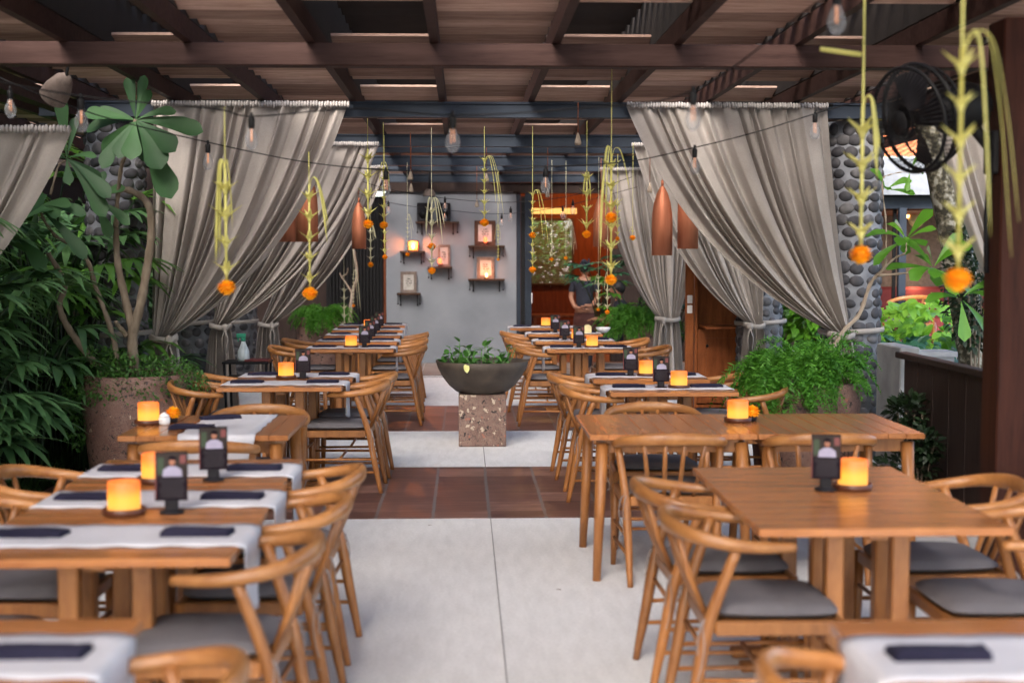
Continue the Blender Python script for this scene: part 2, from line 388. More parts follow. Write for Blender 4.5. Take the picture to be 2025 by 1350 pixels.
    def build(s, name, mats, parent=None, loc=(0,0,0), rz=0):
        me = bpy.data.meshes.new(name); me.from_pydata(s.v, [], s.f)
        for m in (mats if isinstance(mats, (list, tuple)) else [mats]): me.materials.append(M[m] if isinstance(m, str) else m)
        me.polygons.foreach_set('material_index', s.m); me.polygons.foreach_set('use_smooth', s.s); me.update()
        o = bpy.data.objects.new(name, me); C.objects.link(o); o.location = loc; o.rotation_euler = (0,0,rz)
        if parent: o.parent = parent
        return o
def tag(o, label, cat, group=None, kind=None):
    o['label'] = label
    if cat: o['category'] = cat
    if group: o['group'] = group
    if kind: o['kind'] = kind
    return o
def struct(o): o['kind'] = 'structure'; return o
def thing(name, label, cat, loc=(0,0,0), rz=0, group=None):
    o = bpy.data.objects.new(name, None); C.objects.link(o); o.location = loc; o.rotation_euler = (0,0,rz); o.empty_display_size = .1
    return tag(o, label, cat, group)
def dup(root, loc=None, rz=None, label=None, group=None, scale=None):
    def rec(o, par):
        c = o.copy(); C.objects.link(c); c.parent = par
        for ch in o.children: rec(ch, c)
        return c
    r = rec(root, None)
    if loc is not None: r.location = loc
    if rz is not None: r.rotation_euler = (0,0,rz)
    if scale: r.scale = (scale,)*3
    if label: r['label'] = label
    if group: r['group'] = group
    return r
class Proto:
    """the first placement uses the object itself, later ones copies of it"""
    def __init__(s, o): s.o = o; s.used = False
    def put(s, loc, rz=0, label=None, group=None, scale=None):
        if s.used: return dup(s.o, loc, rz, label, group, scale or 1.0)
        s.used = True; o = s.o; o.location = loc; o.rotation_euler = (0,0,rz)
        if scale: o.scale = (scale,)*3
        if label: o['label'] = label
        if group: o['group'] = group
        return o
def bez(p0, p1, p2, n):
    p0, p1, p2 = Vector(p0), Vector(p1), Vector(p2)
    return [p0*(1-t)**2 + p1*2*t*(1-t) + p2*t*t for t in (i/n for i in range(n+1))]
def catmull(pts, per=6):
    P = [Vector(p) for p in pts]; P = [P[0]*2-P[1]]+P+[P[-1]*2-P[-2]]; out = []
    for i in range(1, len(P)-2):
        a, b, c, d = P[i-1:i+3]
        for k in range(per):
            t = k/per; out.append(.5*((2*b)+(c-a)*t+(2*a-5*b+4*c-d)*t*t+(3*b-a-3*c+d)*t**3))
    out.append(P[-2]); return out
# ------------------------------------------------------------ ground and paving
def sheet(name, x0, x1, y0, y1, z, mat, kind='structure', nx=1, ny=1):
    mb = MB(); mb.box(((x0+x1)/2, (y0+y1)/2, z-.02), (x1-x0, y1-y0, .04)); o = mb.build(name, mat); o['kind'] = kind; return o
g = MB(); g.add([(-90,-60,-.06),(90,-60,-.06),(90,150,-.06),(-90,150,-.06)], [(0,1,2,3)]); struct(g.build('ground', 'soil'))
struct(sheet('terrace_floor', -2.95, 3.32, -6, 21.76, 0, 'concrete'))
for y0, y1 in ((8.87, 11.03), (13.33, 15.56), (4.42-1.9, 4.42-1.9+.0)):
    if y1 > y0: struct(sheet('tile_band', -2.95, 3.32, y0, y1, .004, 'tile'))
j = MB()
j.box((.163, 3.4, .0022), (.004, 10.9, .0036)); j.box((.163, 12.18, .0022), (.005, 2.28, .0036))
j.box((-1.45, 12.18, .0022), (.007, 2.28, .0036)); j.box((1.78, 12.18, .0022), (.007, 2.28, .0036))
j.box((0, 19.28, .0022), (6.2, .05, .0036)); j.box((0, 3.0, .0022), (6.2, .007, .0036))
struct(j.build('paving_joints', 'joint'))
mb = MB()
for i in range(14): mb.box((-2.85+i*.45+.225, 20.6, .006), (.44, 2.2, .012))
struct(mb.build('stone_threshold', varied('threshold_stone', [(.3,(.16,.12,.10)),(.7,(.30,.25,.22))], scale=(1,5,1), ns=4, rough=.8)))
# fallen leaves
for i, (px, Yf, rz) in enumerate(((846, 8.6, .4), (1110, 6.9, 2.2))):
    p = at(px, 1000, Yf); mb = MB(); mb.leaf((0,0,0), (1,.2,.05), .035, .018, droop=.1, seg=3)
    tag(mb.build('fallen_leaf', 'bark', loc=(p.x, Yf, .008), rz=rz), ('small dry brown leaf on the concrete near the terracotta tiles', 'small dry brown leaf on the concrete aisle close to the right chairs')[i], 'leaf')
# ------------------------------------------------------------ pergola
ZB, ZR, ZP = 2.73, 2.86, 2.985
perg = thing('pergola', 'dark timber and steel pergola roof covering the whole dining terrace', 'pergola', (0, 12, 0))
def P(name, mb, mat): return mb.build(name, mat, perg, loc=(0,-12,0))
mb = MB(); mb.box((.1, 8.28, ZB+.065), (10.4, .12, .13), bev=.006); P('beam', mb, 'pergola_beam')
mb = MB(); mb.box((.1, -1.2, ZB+.065), (10.4, .12, .13), bev=.006); P('beam', mb, 'pergola_beam')
mb = MB(); mb.box((.1, 5.05, ZB+.065), (10.4, .12, .13), bev=.006); P('beam', mb, 'pergola_beam')
for yb in (11.3, 14.3, 17.3, 21.2):
    mb = MB(); mb.box((.2, yb, ZB+.06), (7.0, .1, .12), bev=.004)
    mb.box((.2, yb-.055, ZB+.112), (7.0, .02, .016)); mb.box((.2, yb-.055, ZB+.008), (7.0, .02, .016)); P('beam', mb, 'steel')
for yb in (15.8, 19.2):
    mb = MB(); mb.box((.2, yb, ZB+.085), (7.0, .07, .08), bev=.004); P('beam', mb, 'steel')
mb = MB(); mb.box((-3.05, 9.9, ZB+.06), (.1, 22.8, .12)); P('side_beam', mb, 'pergola_beam')
mb = MB(); mb.box((3.42, 9.9, ZB+.06), (.1, 22.8, .12)); P('side_beam', mb, 'pergola_beam')
RX = [-.17+.7*k for k in range(-7, 8)]
for x in RX:
    mb = MB(); mb.box((x, 10.0, (ZR+ZP)/2-.003), (.05, 23.6, ZP-ZR-.006)); P('rafter', mb, 'pergola_beam')
VOID = ((2.6,3.4),(4.4,5.6),(7.55,9.1),(9.95,10.4),(11.05,11.95),(12.6,13.6),(14.3,15.3),(16,17),(18,19.2))
rr = random.Random(3)
for i in range(len(RX)-1):
    x0, x1 = RX[i], RX[i+1]; light = (i-7) % 2 == 0; mb = MB(); y = -1.5; dk = MB()
    while y < 21.6:
        ph = ((y-10.4) % 1.6); g_ = .10+.006*max(0, y-6); til = Matrix.Rotation(radians(-15+rr.uniform(-1.5,1.5)), 3, 'X')
        if light or not any(p_ < y < q_ for p_, q_ in VOID): mb.box(((x0+x1)/2, y, ZP+.045+(.013 if int(y*7) % 2 else -.004)), (x1-x0-.004, .21, .018), rot=til)
        if not light: dk.box(((x0+x1)/2, y, ZP+.40), (x1-x0-.03, .30, .018), rot=til)
        y += .20+g_
    P('plank_panel', mb, 'pergola_plank')
    if not light: P('raised_deck', dk, 'roof_dark')
mb = MB()
for x in RX: mb.box((x, 10.0, ZP+.22), (.026, 23.3, .42))
mb.box((0, 21.74, ZP+.22), (9.6, .03, .50)); mb.box((0, -1.75, ZP+.22), (9.6, .03, .50)); P('deck_side_light_stop', mb, 'roof_dark')  # closing boards, ends added to keep sky light out of the raised deck
# brown square post carrying the front right of the roof
pr = MB(); pr.box((0,0,1.36), (.20,.20,2.72), bev=.008)
tag(pr.build('timber_post', 'post_wood', loc=(2.535, 6.5, 0)), 'square dark brown timber post at the right edge holding the roof', 'post')
# ------------------------------------------------------------ stone columns
def column_mesh(seed):
    r = random.Random(seed); core = MB(); core.lathe([(.235,0),(.232,1.3),(.228,2.725)], n=28)
    st = MB(); z = .05
    while z < 2.68:
        hh = r.uniform(.078, .102); n = r.choice((11, 12)); off = r.random()
        for k in range(n):
            a = 2*pi*(k+off)/n + r.uniform(-.08, .08); zz = z + hh*.5 + r.uniform(-.012, .012)
            rot = Matrix.Rotation(a, 3, 'Z') @ Matrix.Rotation(r.uniform(-.25,.25), 3, 'X')
            st.ball((.221*cos(a), .221*sin(a), zz), (.026, r.uniform(.050,.070), hh*r.uniform(.46,.60)), 8, 6, rot=rot)
        z += hh*1.04
    return core, st
c_, s_ = column_mesh(5)
col0 = thing('stone_column', 'x', 'column'); c_.build('mortar_core', 'mortar', col0); s_.build('pebble_facing', 'pebble', col0)
PC = Proto(col0)
cols = [(-2.79, 11.55, 'grey pebble column behind the planter with the frangipani'),
        (3.17, 11.55, 'grey pebble column beside the dark timber fence on the right'),
        (-2.79, 14.6, 'grey pebble column low behind the first left curtain'),
        (3.05, 14.6, 'grey pebble column partly seen between the right curtains and the cabinet'),
        (-2.79, 17.6, 'grey pebble column by the black tray stand'),
        (3.05, 17.6, 'grey pebble column behind the farthest right curtain')]
for i, (x, y, l) in enumerate(cols): PC.put((x, y, 0), i*1.1, l, 'pebble columns')
# ------------------------------------------------------------ curtains
def curtain(label, xo, xi, Y, ztop, tie, seed, wt=.17, zf=.04, nf=12, wfl=.36, group='tied back linen curtains', amp=.045, cap=.35, colx=None):
    r = random.Random(seed); NU, NV = 300, 64; NB = 26
    vs = []; ph = [r.uniform(0, 6.28) for _ in range(6)]
    tx, tz = tie; ctie = colx; sgn = 1 if xi > xo else -1
    def fold(u, v):
        f = u*nf + .45*sin(2*pi*u*2.1+ph[0]) + .25*sin(2*pi*u*4.7+ph[1])
        a = sin(2*pi*f + ph[2]) + .32*sin(2*pi*f*2.07+ph[3]) * (1-v*.3) + .3*sin(2*pi*u*5+ph[4])
        return a
    for jv in range(NV+1):
        v = jv/NV; vv = v**.92
        for iu in range(NU+1):
            u = iu/NU
            top = Vector((xo+(xi-xo)*u, 0, ztop)); 
            tp = Vector((tx - sgn*wt/2 + sgn*wt*u, 0, tz + .05*u))
            ctl = Vector((tp.x + (top.x-tp.x)*(.52+.17*u), 0, tz + (ztop-tz)*(cap-.03*u)))
            p = top*(1-vv)**2 + ctl*2*vv*(1-vv) + tp*vv*vv
            A = amp*(.55+.75*sin(pi*min(1, v*1.1))) if v < .92 else amp*.75
            d = fold(u, v)
            p.y = Y + d*A*(1-.25*v) + .10*v*0
            p.x += .012*sin(2*pi*u*nf*1.03+ph[5])*(1-v)
            vs.append(p)
    for jb in range(1, NB+1):
        v = jb/NB; wd = wt + (wfl-wt)*(v**.6)
        for iu in range(NU+1):
            u = iu/NU
            x = tx - sgn*wd/2 + sgn*wd*u + .015*sin(9*u+ph[1])*v
            vs.append(Vector((x, Y + fold(u, 1)*amp*(.7+.2*v), (tz+.05*u)*(1-v)+zf*v)))
    fs = []; W = NU+1
    for a in range(NV+NB):
        for b in range(NU): fs.append((a*W+b, a*W+b+1, (a+1)*W+b+1, (a+1)*W+b))
    root = thing('curtain', label, 'curtain', (tx, Y, 0), 0, group)
    mb = MB(); mb.add([v - Vector((tx, Y, 0)) for v in vs], fs, 0, True); mb.build('drape', 'curtain', root)
    # gathered ruffle on the rail
    mb = MB(); n = int(abs(xi-xo)/.022)
    for k in range(n+1):
        x = xo+(xi-xo)*k/n - tx
        mb.ball((x, r.uniform(-.012,.012)-.035, ztop+.004+r.uniform(-.004,.004)), (.013,.022,.026), 6, 5)
    mb.build('ruffled_heading', 'heading', root)
    mb = MB(); mb.tube([(xo-tx-sgn*.05, 0, ztop+.012), (xi-tx, 0, ztop+.012)], .012, 8); mb.build('rail', 'black', root)
    # tie band round the bundle
    mb = MB(); pts = [(cos(a)*(wt/2+.022), sin(a)*.085, tz+.02+.012*sin(a*2+1)) for a in [2*pi*k/24 for k in range(25)]]
    mb.tube(pts, [(.008,.028)]*25, 6, cap=False)
    mb.ball((sgn*.06, -.09, tz+.01), (.035,.025,.04), 8, 6)
    for q in (-1, 1): mb.tube([(sgn*.06, -.1, tz), (sgn*.06+q*.03, -.115, tz-.10), (sgn*.06+q*.02, -.11, tz-.24)], [(.012,.004)]*3, 6)
    mb.build('tie_band', 'curtain', root)
    # strap from the bundle round the column behind
    if colx is not None:
        mb = MB(); zz = tz+.04
        mb.tube([(colx-tx+.262*cos(q), .37+.262*sin(q), zz+.012*cos(q)) for q in [2*pi*k/32 for k in range(33)]], [(.006,.024)]*33, 6, cap=False)
        mb.build('tie_strap', 'curtain', root)
    return root
Xa = lambda px, Y: at(px, 300, Y).x
curtain('first left curtain, front of the row, swept down to the frangipani planter', Xa(305,11.18), Xa(690,11.18), 11.18, 2.815, (Xa(318,11.18), .985), 1, colx=-2.79)
curtain('middle left curtain tied beside a short stretch of pebble column', Xa(475,14.18), Xa(748,14.18), 14.18, 2.74, (Xa(432,14.18), .93), 2, nf=12, colx=-2.79)
curtain('farthest left curtain, low bundle behind the black tray stand', Xa(610,17.18), Xa(762,17.18), 17.18, 2.70, (Xa(527,17.18), .80), 3, nf=12, wt=.2, colx=-2.79)
curtain('first right curtain, widest of the row, swept down towards the fern planter', Xa(1633,11.18), Xa(1241,11.18), 11.18, 2.815, (Xa(1668,11.18), 1.0), 4, nf=12, colx=3.17)
curtain('middle right curtain tied in front of the wooden cabinet', Xa(1520,14.18), Xa(1250,14.18), 14.18, 2.74, (Xa(1495,14.18), .93), 5, nf=11, colx=3.05)
curtain('farthest right curtain tied behind the green planter on the right', Xa(1400,17.18), Xa(1187,17.18), 17.18, 2.68, (Xa(1322,17.18), .86), 6, nf=12, wt=.26, wfl=.42)
curtain('canvas side curtain hanging at the far left edge among the leaves', -3.85, -2.42, 8.9, 2.42, (-3.55, 1.10), 8, nf=7, amp=.03, cap=.55, group='side curtains', wt=.5)
curtain('pale side curtain hanging beyond the mottled trunk on the right', 3.75, 3.22, 9.6, 2.55, (4.1, .7), 9, nf=5, amp=.03, cap=.5, group='side curtains', wt=.3)
# ------------------------------------------------------------ back wall and room beyond
YW = 21.8
mb = MB(); mb.box((-.195, YW+.1, 1.5), (1.99, .2, 3.0)); tag(mb.build('rendered_wall', 'plaster'), 'smooth grey rendered wall at the end of the aisle', 'wall')
mb = MB(); mb.box((-4.1, YW+.25, 1.9), (4.2, .1, 3.8))
tag(mb.build('dark_wall', 'fence_wood'), 'near black timber wall at the far left end of the terrace', 'wall')
root = thing('slatted_door', 'black slatted sliding door with brown jamb left of the grey wall', 'door', (-1.65, YW+.1, 0))
mb = MB()
for k in range(16): mb.box((-.40+k*.052, 0, 1.3), (.03, .04, 2.5))
mb.box((-.02, .05, 1.3), (.9, .02, 2.5)); mb.build('slat_panel', 'black', root)
mb = MB(); mb.box((.438, -.03, 1.3), (.035, .1, 2.6)); mb.build('jamb', 'dark_wood', root)
root = thing('sliding_door', 'dark steel sliding door frame standing open beside the grey wall', 'door', (.95, YW, 0))
mb = MB(); mb.box((-.115, .05, 1.3), (.06, .12, 2.6)); mb.box((.03, 0, 1.3), (.10, .06, 2.6)); mb.build('frame', 'steel', root)
mb = MB(); mb.box((-.045, .02, 1.3), (.07, .012, 2.5)); mb.build('pane', 'black', root)
mb = MB(); mb.box((.085, -.045, 1.0), (.015, .03, .16), bev=.004); mb.build('handle', 'ceramic', root)
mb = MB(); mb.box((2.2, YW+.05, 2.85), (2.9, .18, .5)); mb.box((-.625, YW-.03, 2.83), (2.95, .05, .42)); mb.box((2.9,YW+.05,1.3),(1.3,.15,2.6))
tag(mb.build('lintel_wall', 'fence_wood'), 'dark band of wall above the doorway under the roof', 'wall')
# interior room
room = thing('bar_room', 'warm timber lined room seen through the open doorway', 'room', (2.0, 24, 0))
mb = MB(); zc = 2.75; YB = 25.6; wx0, wx1, wz0, wz1 = 1.16, 1.95, 1.13, 2.30
for (a, b, c, d) in ((.5, wx0, 0, zc), (wx1, 4.5, 0, zc), (wx0, wx1, 0, wz0), (wx0, wx1, wz1, zc)):
    mb.box(((a+b)/2-2, YB+.06-24, (c+d)/2), (b-a, .12, d-c))
mb.box((.45-2, 23.8-24, zc/2), (.1, 3.7, zc)); mb.box((4.55-2, 23.8-24, zc/2), (.1, 3.7, zc)); mb.build('wall', 'room_wood', room)
mb = MB(); mb.box((.5, -.2, zc+.05), (4.2, 4.2, .1)); mb.build('ceiling', 'dark_wood', room)
mb = MB(); mb.box((.5, -.2, -.01), (4.2, 4.2, .06)); mb.build('floor', 'dark_wood', room)
mb = MB(); mb.box((-.42, 1.45, 2.44), (.86, .1, .10)); mb.build('light_cove', 'glow_strip', room)
bl = MB()
for k in range(34): bl.box((wx0/2+wx1/2-2, YB-.02-24, wz0+.02+k*.034), (wx1-wx0, .022, .022), rot=None)
bl.box(((wx0+wx1)/2-2, YB-.02-24, wz0+.2), (.008,.03,1.9*0+.5)); bl.build('blind', 'frame_grey', room)
wf = MB()
for x in (wx0, wx1): wf.box((x-2, YB-.05-24, (wz0+wz1)/2), (.035, .06, wz1-wz0))
for z in (wz0, wz1): wf.box(((wx0+wx1)/2-2, YB-.05-24, z), (wx1-wx0+.035, .062, .035))
wf.build('window_frame', 'frame_dark', room)
for (x, y, z, e) in ((2.6, 24.5, 2.5, 38), (1.3, 24.3, 2.6, 22), (3.6, 23.2, 2.4, 22)):
    l = bpy.data.lights.new('room_lamp', 'POINT'); l.energy = e*.8*EK*2; l.color = (1, .50, .18); l.shadow_soft_size = .12
    o = bpy.data.objects.new('room_lamp', l); C.objects.link(o); o.location = (x, y, z)
t = thing('bench', 'low dark bench with lit edge inside the warm doorway', 'bench', (1.62, 24.4, 0))
mb = MB(); mb.box((0,0,.62), (1.0,.5,.05), bev=.01); mb.build('seat', 'dark_wood', t)
for x in (-.42, .42):
    mb = MB(); mb.box((x,0,.3), (.06,.45,.6)); mb.build('leg', 'dark_wood', t)
# ------------------------------------------------------------ fence and wall on the right
root = thing('timber_fence', 'dark brown boarded fence with sloping-away cap beside the pebble column', 'fence', (3.2, 7.5, 0))
mb = MB()
for k in range(36): mb.box((.0+(.003 if k % 2 else 0), -3.0+k*.16, .45), (.03, .152, .90))
mb.build('board_panel', 'fence_wood', root)
mb = MB(); mb.box((0, -.15, .925), (.09, 5.9, .045), bev=.006); mb.build('cap_rail', 'fence_wood', root)
mb = MB(); mb.box((3.30, 10.7, .485), (.15, .6, .97), bev=.01); tag(mb.build('concrete_pier', 'concrete_wall'), 'pale concrete pier between the dark fence and the pebble column', 'pier')
mb = MB(); mb.box((3.62, 11.1, .88), (.46, .3, .04)); mb.box((3.62, 11.1, .43), (.42, .26, .86)); tag(mb.build('garden_wall', 'concrete_wall'), 'low concrete garden wall with pale coping behind the fence', 'wall')
# ------------------------------------------------------------ neighbouring building on the right
def bpx(px, py, Y): return at(px, py, Y)
YBU = 18.0
b0 = thing('restaurant_building', 'single storey glazed building with orange clay roof beyond the right planting', 'building', (6.5, YBU, 0))
def BP(name, mb, mat, par=None): return mb.build(name, mat, par or b0, loc=(0,0,0) if par else (0,0,0))
o_ = Vector((6.5, YBU, 0))
def bb(mb, x0, x1, y0, y1, z0, z1): mb.box(((x0+x1)/2-o_.x, (y0+y1)/2-o_.y, (z0+z1)/2), (x1-x0, y1-y0, z1-z0))
zt = lambda py, Y=YBU: at(1800, py, Y).z
PF = .38
mb = MB(); bb(mb, 4.2, 12, YBU-.1, YBU+.15, zt(413), zt(388)); BP('fascia_beam', mb, 'steel')
mb = MB(); bb(mb, 4.2, 12, YBU-.3, YBU+.3, zt(387), zt(335)); BP('canopy', mb, 'white')
mb = MB(); bb(mb, 4.2, 12, YBU+.5, YBU+.8, zt(330), zt(308)); BP('gutter_band', mb, 'white')
mb = MB(); bb(mb, 4.2, 12, YBU+.6, YBU+.9, zt(335), zt(329)); BP('soffit', mb, 'dark_wood')
# clay tile roof
mb = MB(); vs = []; NX, NY = 60, 22
for jy in range(NY):
    for half in (0, 1):
        yy = YBU+.75+(jy+half*.98)*.2; z = zt(308)+(jy+half)*.115 + (0 if half == 0 else -.035) + .035*(1-half)*0
        for ix in range(NX*4+1):
            x = 4.0+ix*.036; vs.append((x-o_.x, yy-o_.y, z+.022*abs(sin(ix*pi/4))+ (0.03 if half==0 else 0)))
fs = []; W = NX*4+1
for a in range(NY*2-1):
    for b in range(W-1): fs.append((a*W+b, a*W+b+1, (a+1)*W+b+1, (a+1)*W+b))
mb.add(vs, fs, 0, False); BP('tiled_roof', mb, 'rooftile')
mb = MB(); bb(mb, 4.2, 12, YBU+3.4, YBU+3.6, 0, zt(410)); BP('rear_wall', mb, 'plaster_warm')
mb = MB(); bb(mb, 4.2, 12, YBU-.2, YBU+3.5, PF-.2, PF); bb(mb, 4.2, 12, YBU-.1, YBU+.1, -.1, PF-.2); BP('platform', mb, 'concrete_wall')
mb = MB(); bb(mb, 4.2, 12, YBU+.1, YBU+3.4, zt(413)-.02, zt(413)+.05); BP('ceiling', mb, 'dark_wood')
for px in (1783, 1960):
    mb = MB(); x = at(px, 500, YBU-.15).x; bb(mb, x-.045, x+.045, YBU-.19, YBU-.11, PF, zt(412)); BP('post', mb, 'steel')
for px in (1768, 1872):
    mb = MB(); x = at(px, 500, YBU).x; bb(mb, x-.02, x+.02, YBU-.02, YBU+.02, PF, zt(412)); BP('mullion', mb, 'black')
mb = MB(); x0, x1 = at(1850, 500, YBU).x, at(1876, 500, YBU).x; bb(mb, 5.75, 6.9, YBU+2.4, YBU+2.5, PF, zt(415)); BP('screen_panel', mb, 'frame_grey')
l = bpy.data.lights.new('interior_point_light', 'POINT'); l.energy = 6*EK*2; l.color = (1, .62, .35); l.shadow_soft_size = .15  # warm point light for the interior, without a fixture of its own
o = bpy.data.objects.new('interior_point_light', l); C.objects.link(o); o.location = (6.4, YBU+2.0, zt(570))
# things in it
sx = at(1830, 550, YBU+2.2).x
t = thing('sofa', 'dark red banquette seen behind the glazing on the right', 'sofa', (sx, YBU+1.8, PF))
mb = MB(); mb.box((0,0,.25), (3.2,.6,.3), bev=.04); mb.build('seat', 'red_fabric', t)
mb = MB(); mb.box((0,.3,.55), (3.2,.14,.55), bev=.04); mb.build('backrest', 'red_fabric', t)
for (px, py, wd, hg) in ((1808, 498, .20, .26), (1797, 545, .14, .12)):
    p = at(px, py, YBU+3.38); mb = MB(); mb.box((0,0,0), (wd+.05,.02,hg+.05), 0); mb.box((0,-.012,0), (wd,.006,hg), 1)
    tag(mb.build('framed_picture', ['frame_grey','paper'], loc=p), 'larger framed picture on the far beige wall' if py < 520 else 'smaller framed picture low on the far beige wall', 'picture')
p = at(1812, 432, YBU+2.0)
t = thing('wall_lamp', 'round paper lamp glowing inside the building behind the blue post', 'lamp', p)
mb = MB(); mb.ball((0,0,0), (.12,.10,.13), 12, 8); mb.build('lamp_shade', 'cream', t)
mb = MB(); mb.ball((-.13,0,.04), .035, 8, 6); mb.build('lamp_bulb', 'glow_flame', t)
# ------------------------------------------------------------ oak wishbone chair
def leg_tube(mb, pts, rads): mb.tube(catmull(pts, 4), [rads[min(i*(len(rads)-1)//(4*(len(pts)-1)), len(rads)-1)] for i in range(4*(len(pts)-1)+1)], 9)
def lerp_list(a, n):
    out = []
    for i in range(n):
        t = i/(n-1)*(len(a)-1); k = min(int(t), len(a)-2); f = t-k
        if isinstance(a[0], tuple): out.append(tuple(a[k][q]*(1-f)+a[k+1][q]*f for q in range(2)))
        else: out.append(a[k]*(1-f)+a[k+1]*f)
    return out
def make_chair():
    t = thing('armchair', 'oak armchair', 'chair')
    # steam-bent top rail and arms in one sweep (chair faces +y)
    ctrl = [(-.235,.06,.688),(-.268,-.06,.695),(-.272,-.17,.708),(-.225,-.275,.728),(-.11,-.33,.742),(0,-.342,.745),
            (.11,-.33,.742),(.225,-.275,.728),(.272,-.17,.708),(.268,-.06,.695),(.235,.06,.688)]
    pts = catmull(ctrl, 6); rd = lerp_list([(.018,.016),(.020,.021),(.020,.023),(.021,.026),(.019,.031),(.018,.033),(.019,.031),(.021,.026),(.020,.023),(.020,.021),(.018,.016)], len(pts))
    mb = MB(); mb.tube(pts, rd, 12, up=(0,0,1)); mb.build('top_rail', 'teak_rail', t)
    for s in (-1, 1):
        mb = MB(); p = catmull([(s*.215,-.305,0),(s*.222,-.262,.22),(s*.232,-.22,.44),(s*.262,-.135,.695)], 5)
        mb.tube(p, lerp_list([.014,.0205,.0235,.021,.018], len(p)), 10); mb.build('leg', 'teak', t)
        mb = MB(); p = [(s*.245,.235,0),(s*.24,.228,.2),(s*.235,.222,.44)]
        mb.tube(p, [.014,.0205,.0225], 10); mb.build('leg', 'teak', t)
        # spindles fanning from seat to rail
        for (xb, xt, yt) in ((.037,.048,-.338),(.11,.155,-.318)):
            mb = MB(); mb.tube([(s*xb,-.212,.43),(s*(xb+xt)/2,-.275,.58),(s*xt,yt,.735)], [.0105,.0130,.0105], 8); mb.build('spindle', 'teak', t)
    mb = MB()
    mb.box((0,.222,.418), (.44,.026,.05), bev=.006); mb.box((0,-.215,.418), (.42,.026,.05), bev=.006)
    for s in (-1, 1): mb.box((s*.233,.002,.418), (.026,.41,.05), bev=.006, rot=None)
    mb.box((0,.0,.43), (.45,.42,.012)); mb.build('seat_frame', 'teak', t)
    mb = MB()
    for s in (-1, 1):
        mb.tube([(s*.226,-.25,.24),(s*.241,.228,.24)], .009, 8); mb.tube([(s*.222,-.27,.15),(s*.243,.231,.15)], .009, 8)
    mb.tube([(-.238,.225,.30),(.238,.225,.30)], .009, 8); mb.tube([(-.232,-.23,.33),(.232,-.23,.33)], .009, 8)
    mb.tube([(-.235,-.02,.24),(.235,-.02,.24)], .009, 8)
    mb.build('stretcher', 'teak', t)
    # cushion
    NX, NY = 14, 14; vs = []; fs = []
    for sgn in (1, -1):
        for a in range(NX+1):
            for b in range(NY+1):
                u = a/NX*2-1; v = b/NY*2-1
                ru = (1-abs(u)**6)**.5 if abs(u) < 1 else 0; rv = (1-abs(v)**6)**.5 if abs(v) < 1 else 0
                wx = .235-.018*(-v if v < 0 else 0)
                k = 1-.05*(abs(u)*abs(v))**3*2
                vs.append((u*wx*k, .01+v*.225*k, .462 + sgn*.024*ru*rv + (.004 if sgn > 0 else 0)*(1-u*u)*(1-v*v)))
    W = NY+1; o2 = (NX+1)*W
    for a in range(NX):
        for b in range(NY):
            q = (a*W+b, (a+1)*W+b, (a+1)*W+b+1, a*W+b+1); fs.append(q); fs.append(tuple(i+o2 for i in reversed(q)))
    mb = MB(); mb.add(vs, fs, 0, True); cu = mb.build('cushion', 'cushion', t)
    r = random.Random(4); mb = MB()
    for s in (-1, 1):
        for k in range(2):
            x = s*(.235+.02*k); p = [(s*.20,-.205,.46),(x,-.245,.44),(x+s*.012,-.262+.02*k,.36),(x-s*.01,-.25,.28),(x+s*.006,-.262,.20+.05*k)]
            mb.tube(catmull(p, 4), [(.0018,.0032)]*17, 5)
    mb.build('cushion_tie', 'cord', cu)
    return t
PCH = Proto(make_chair())
def chair(x, y, rz, label, group='oak armchairs around the tables'):
    PCH.put((x, y, 0), rz + R.uniform(-.04, .04), label, group)
# ------------------------------------------------------------ tables
TW, TD = .85, .68
def top_mesh(mb, w, d, z=.75, th=.028, along='x'):
    n = 6 if along == 'x' else 9
    if along == 'x':
        for k in range(n):
            dd = d/n; mb.box((0, -d/2+dd*(k+.5), z-th/2), (w, dd-.0012, th), bev=.0025)
    else:
        for k in range(n):
            dd = w/n; mb.box((-w/2+dd*(k+.5), 0, z-th/2), (dd-.0012, d, th), bev=.0025)
def make_pedestal_table():
    t = thing('dining_table', 'table', 'table')
    mb = MB(); top_mesh(mb, TW, TD); mb.build('tabletop', 'teak_top', t)
    for sx in (-1, 1):
        for sy in (-1, 1):
            mb = MB(); mb.box((sx*.115, sy*.10, .372), (.062,.062,.672), bev=.005); mb.build('leg', 'teak', t)
    mb = MB(); mb.box((0,0,.706), (.62,.07,.03), bev=.004); mb.box((0,0,.7055), (.07,.5,.0285), bev=.004); mb.build('top_brace', 'teak', t)
    mb = MB(); mb.box((0,-.10,.02), (.60,.07,.036), bev=.006); mb.box((0,.10,.02), (.60,.07,.036), bev=.006)
    mb.box((0,0,.019), (.07,.5,.034), bev=.006); mb.build('foot_base', 'teak', t)
    return t
def make_leg_table():
    t = thing('dining_table', 'table', 'table')
    mb = MB(); top_mesh(mb, .85, .92, along='y'); mb.build('tabletop', 'teak_top_y', t)
    for sx in (-1, 1):
        for sy in (-1, 1):
            mb = MB(); mb.tube([(sx*.385, sy*.42, 0), (sx*.355, sy*.39, .70)], [.021, .034], 12); mb.build('leg', 'teak', t)
    mb = MB()
    for s in (-1, 1): mb.box((0, s*.37, .685), (.68,.024,.07)); mb.box((s*.335, 0, .686), (.024,.72,.07))
    mb.build('apron', 'teak', t); return t
PT = Proto(make_pedestal_table()); PL = Proto(make_leg_table())
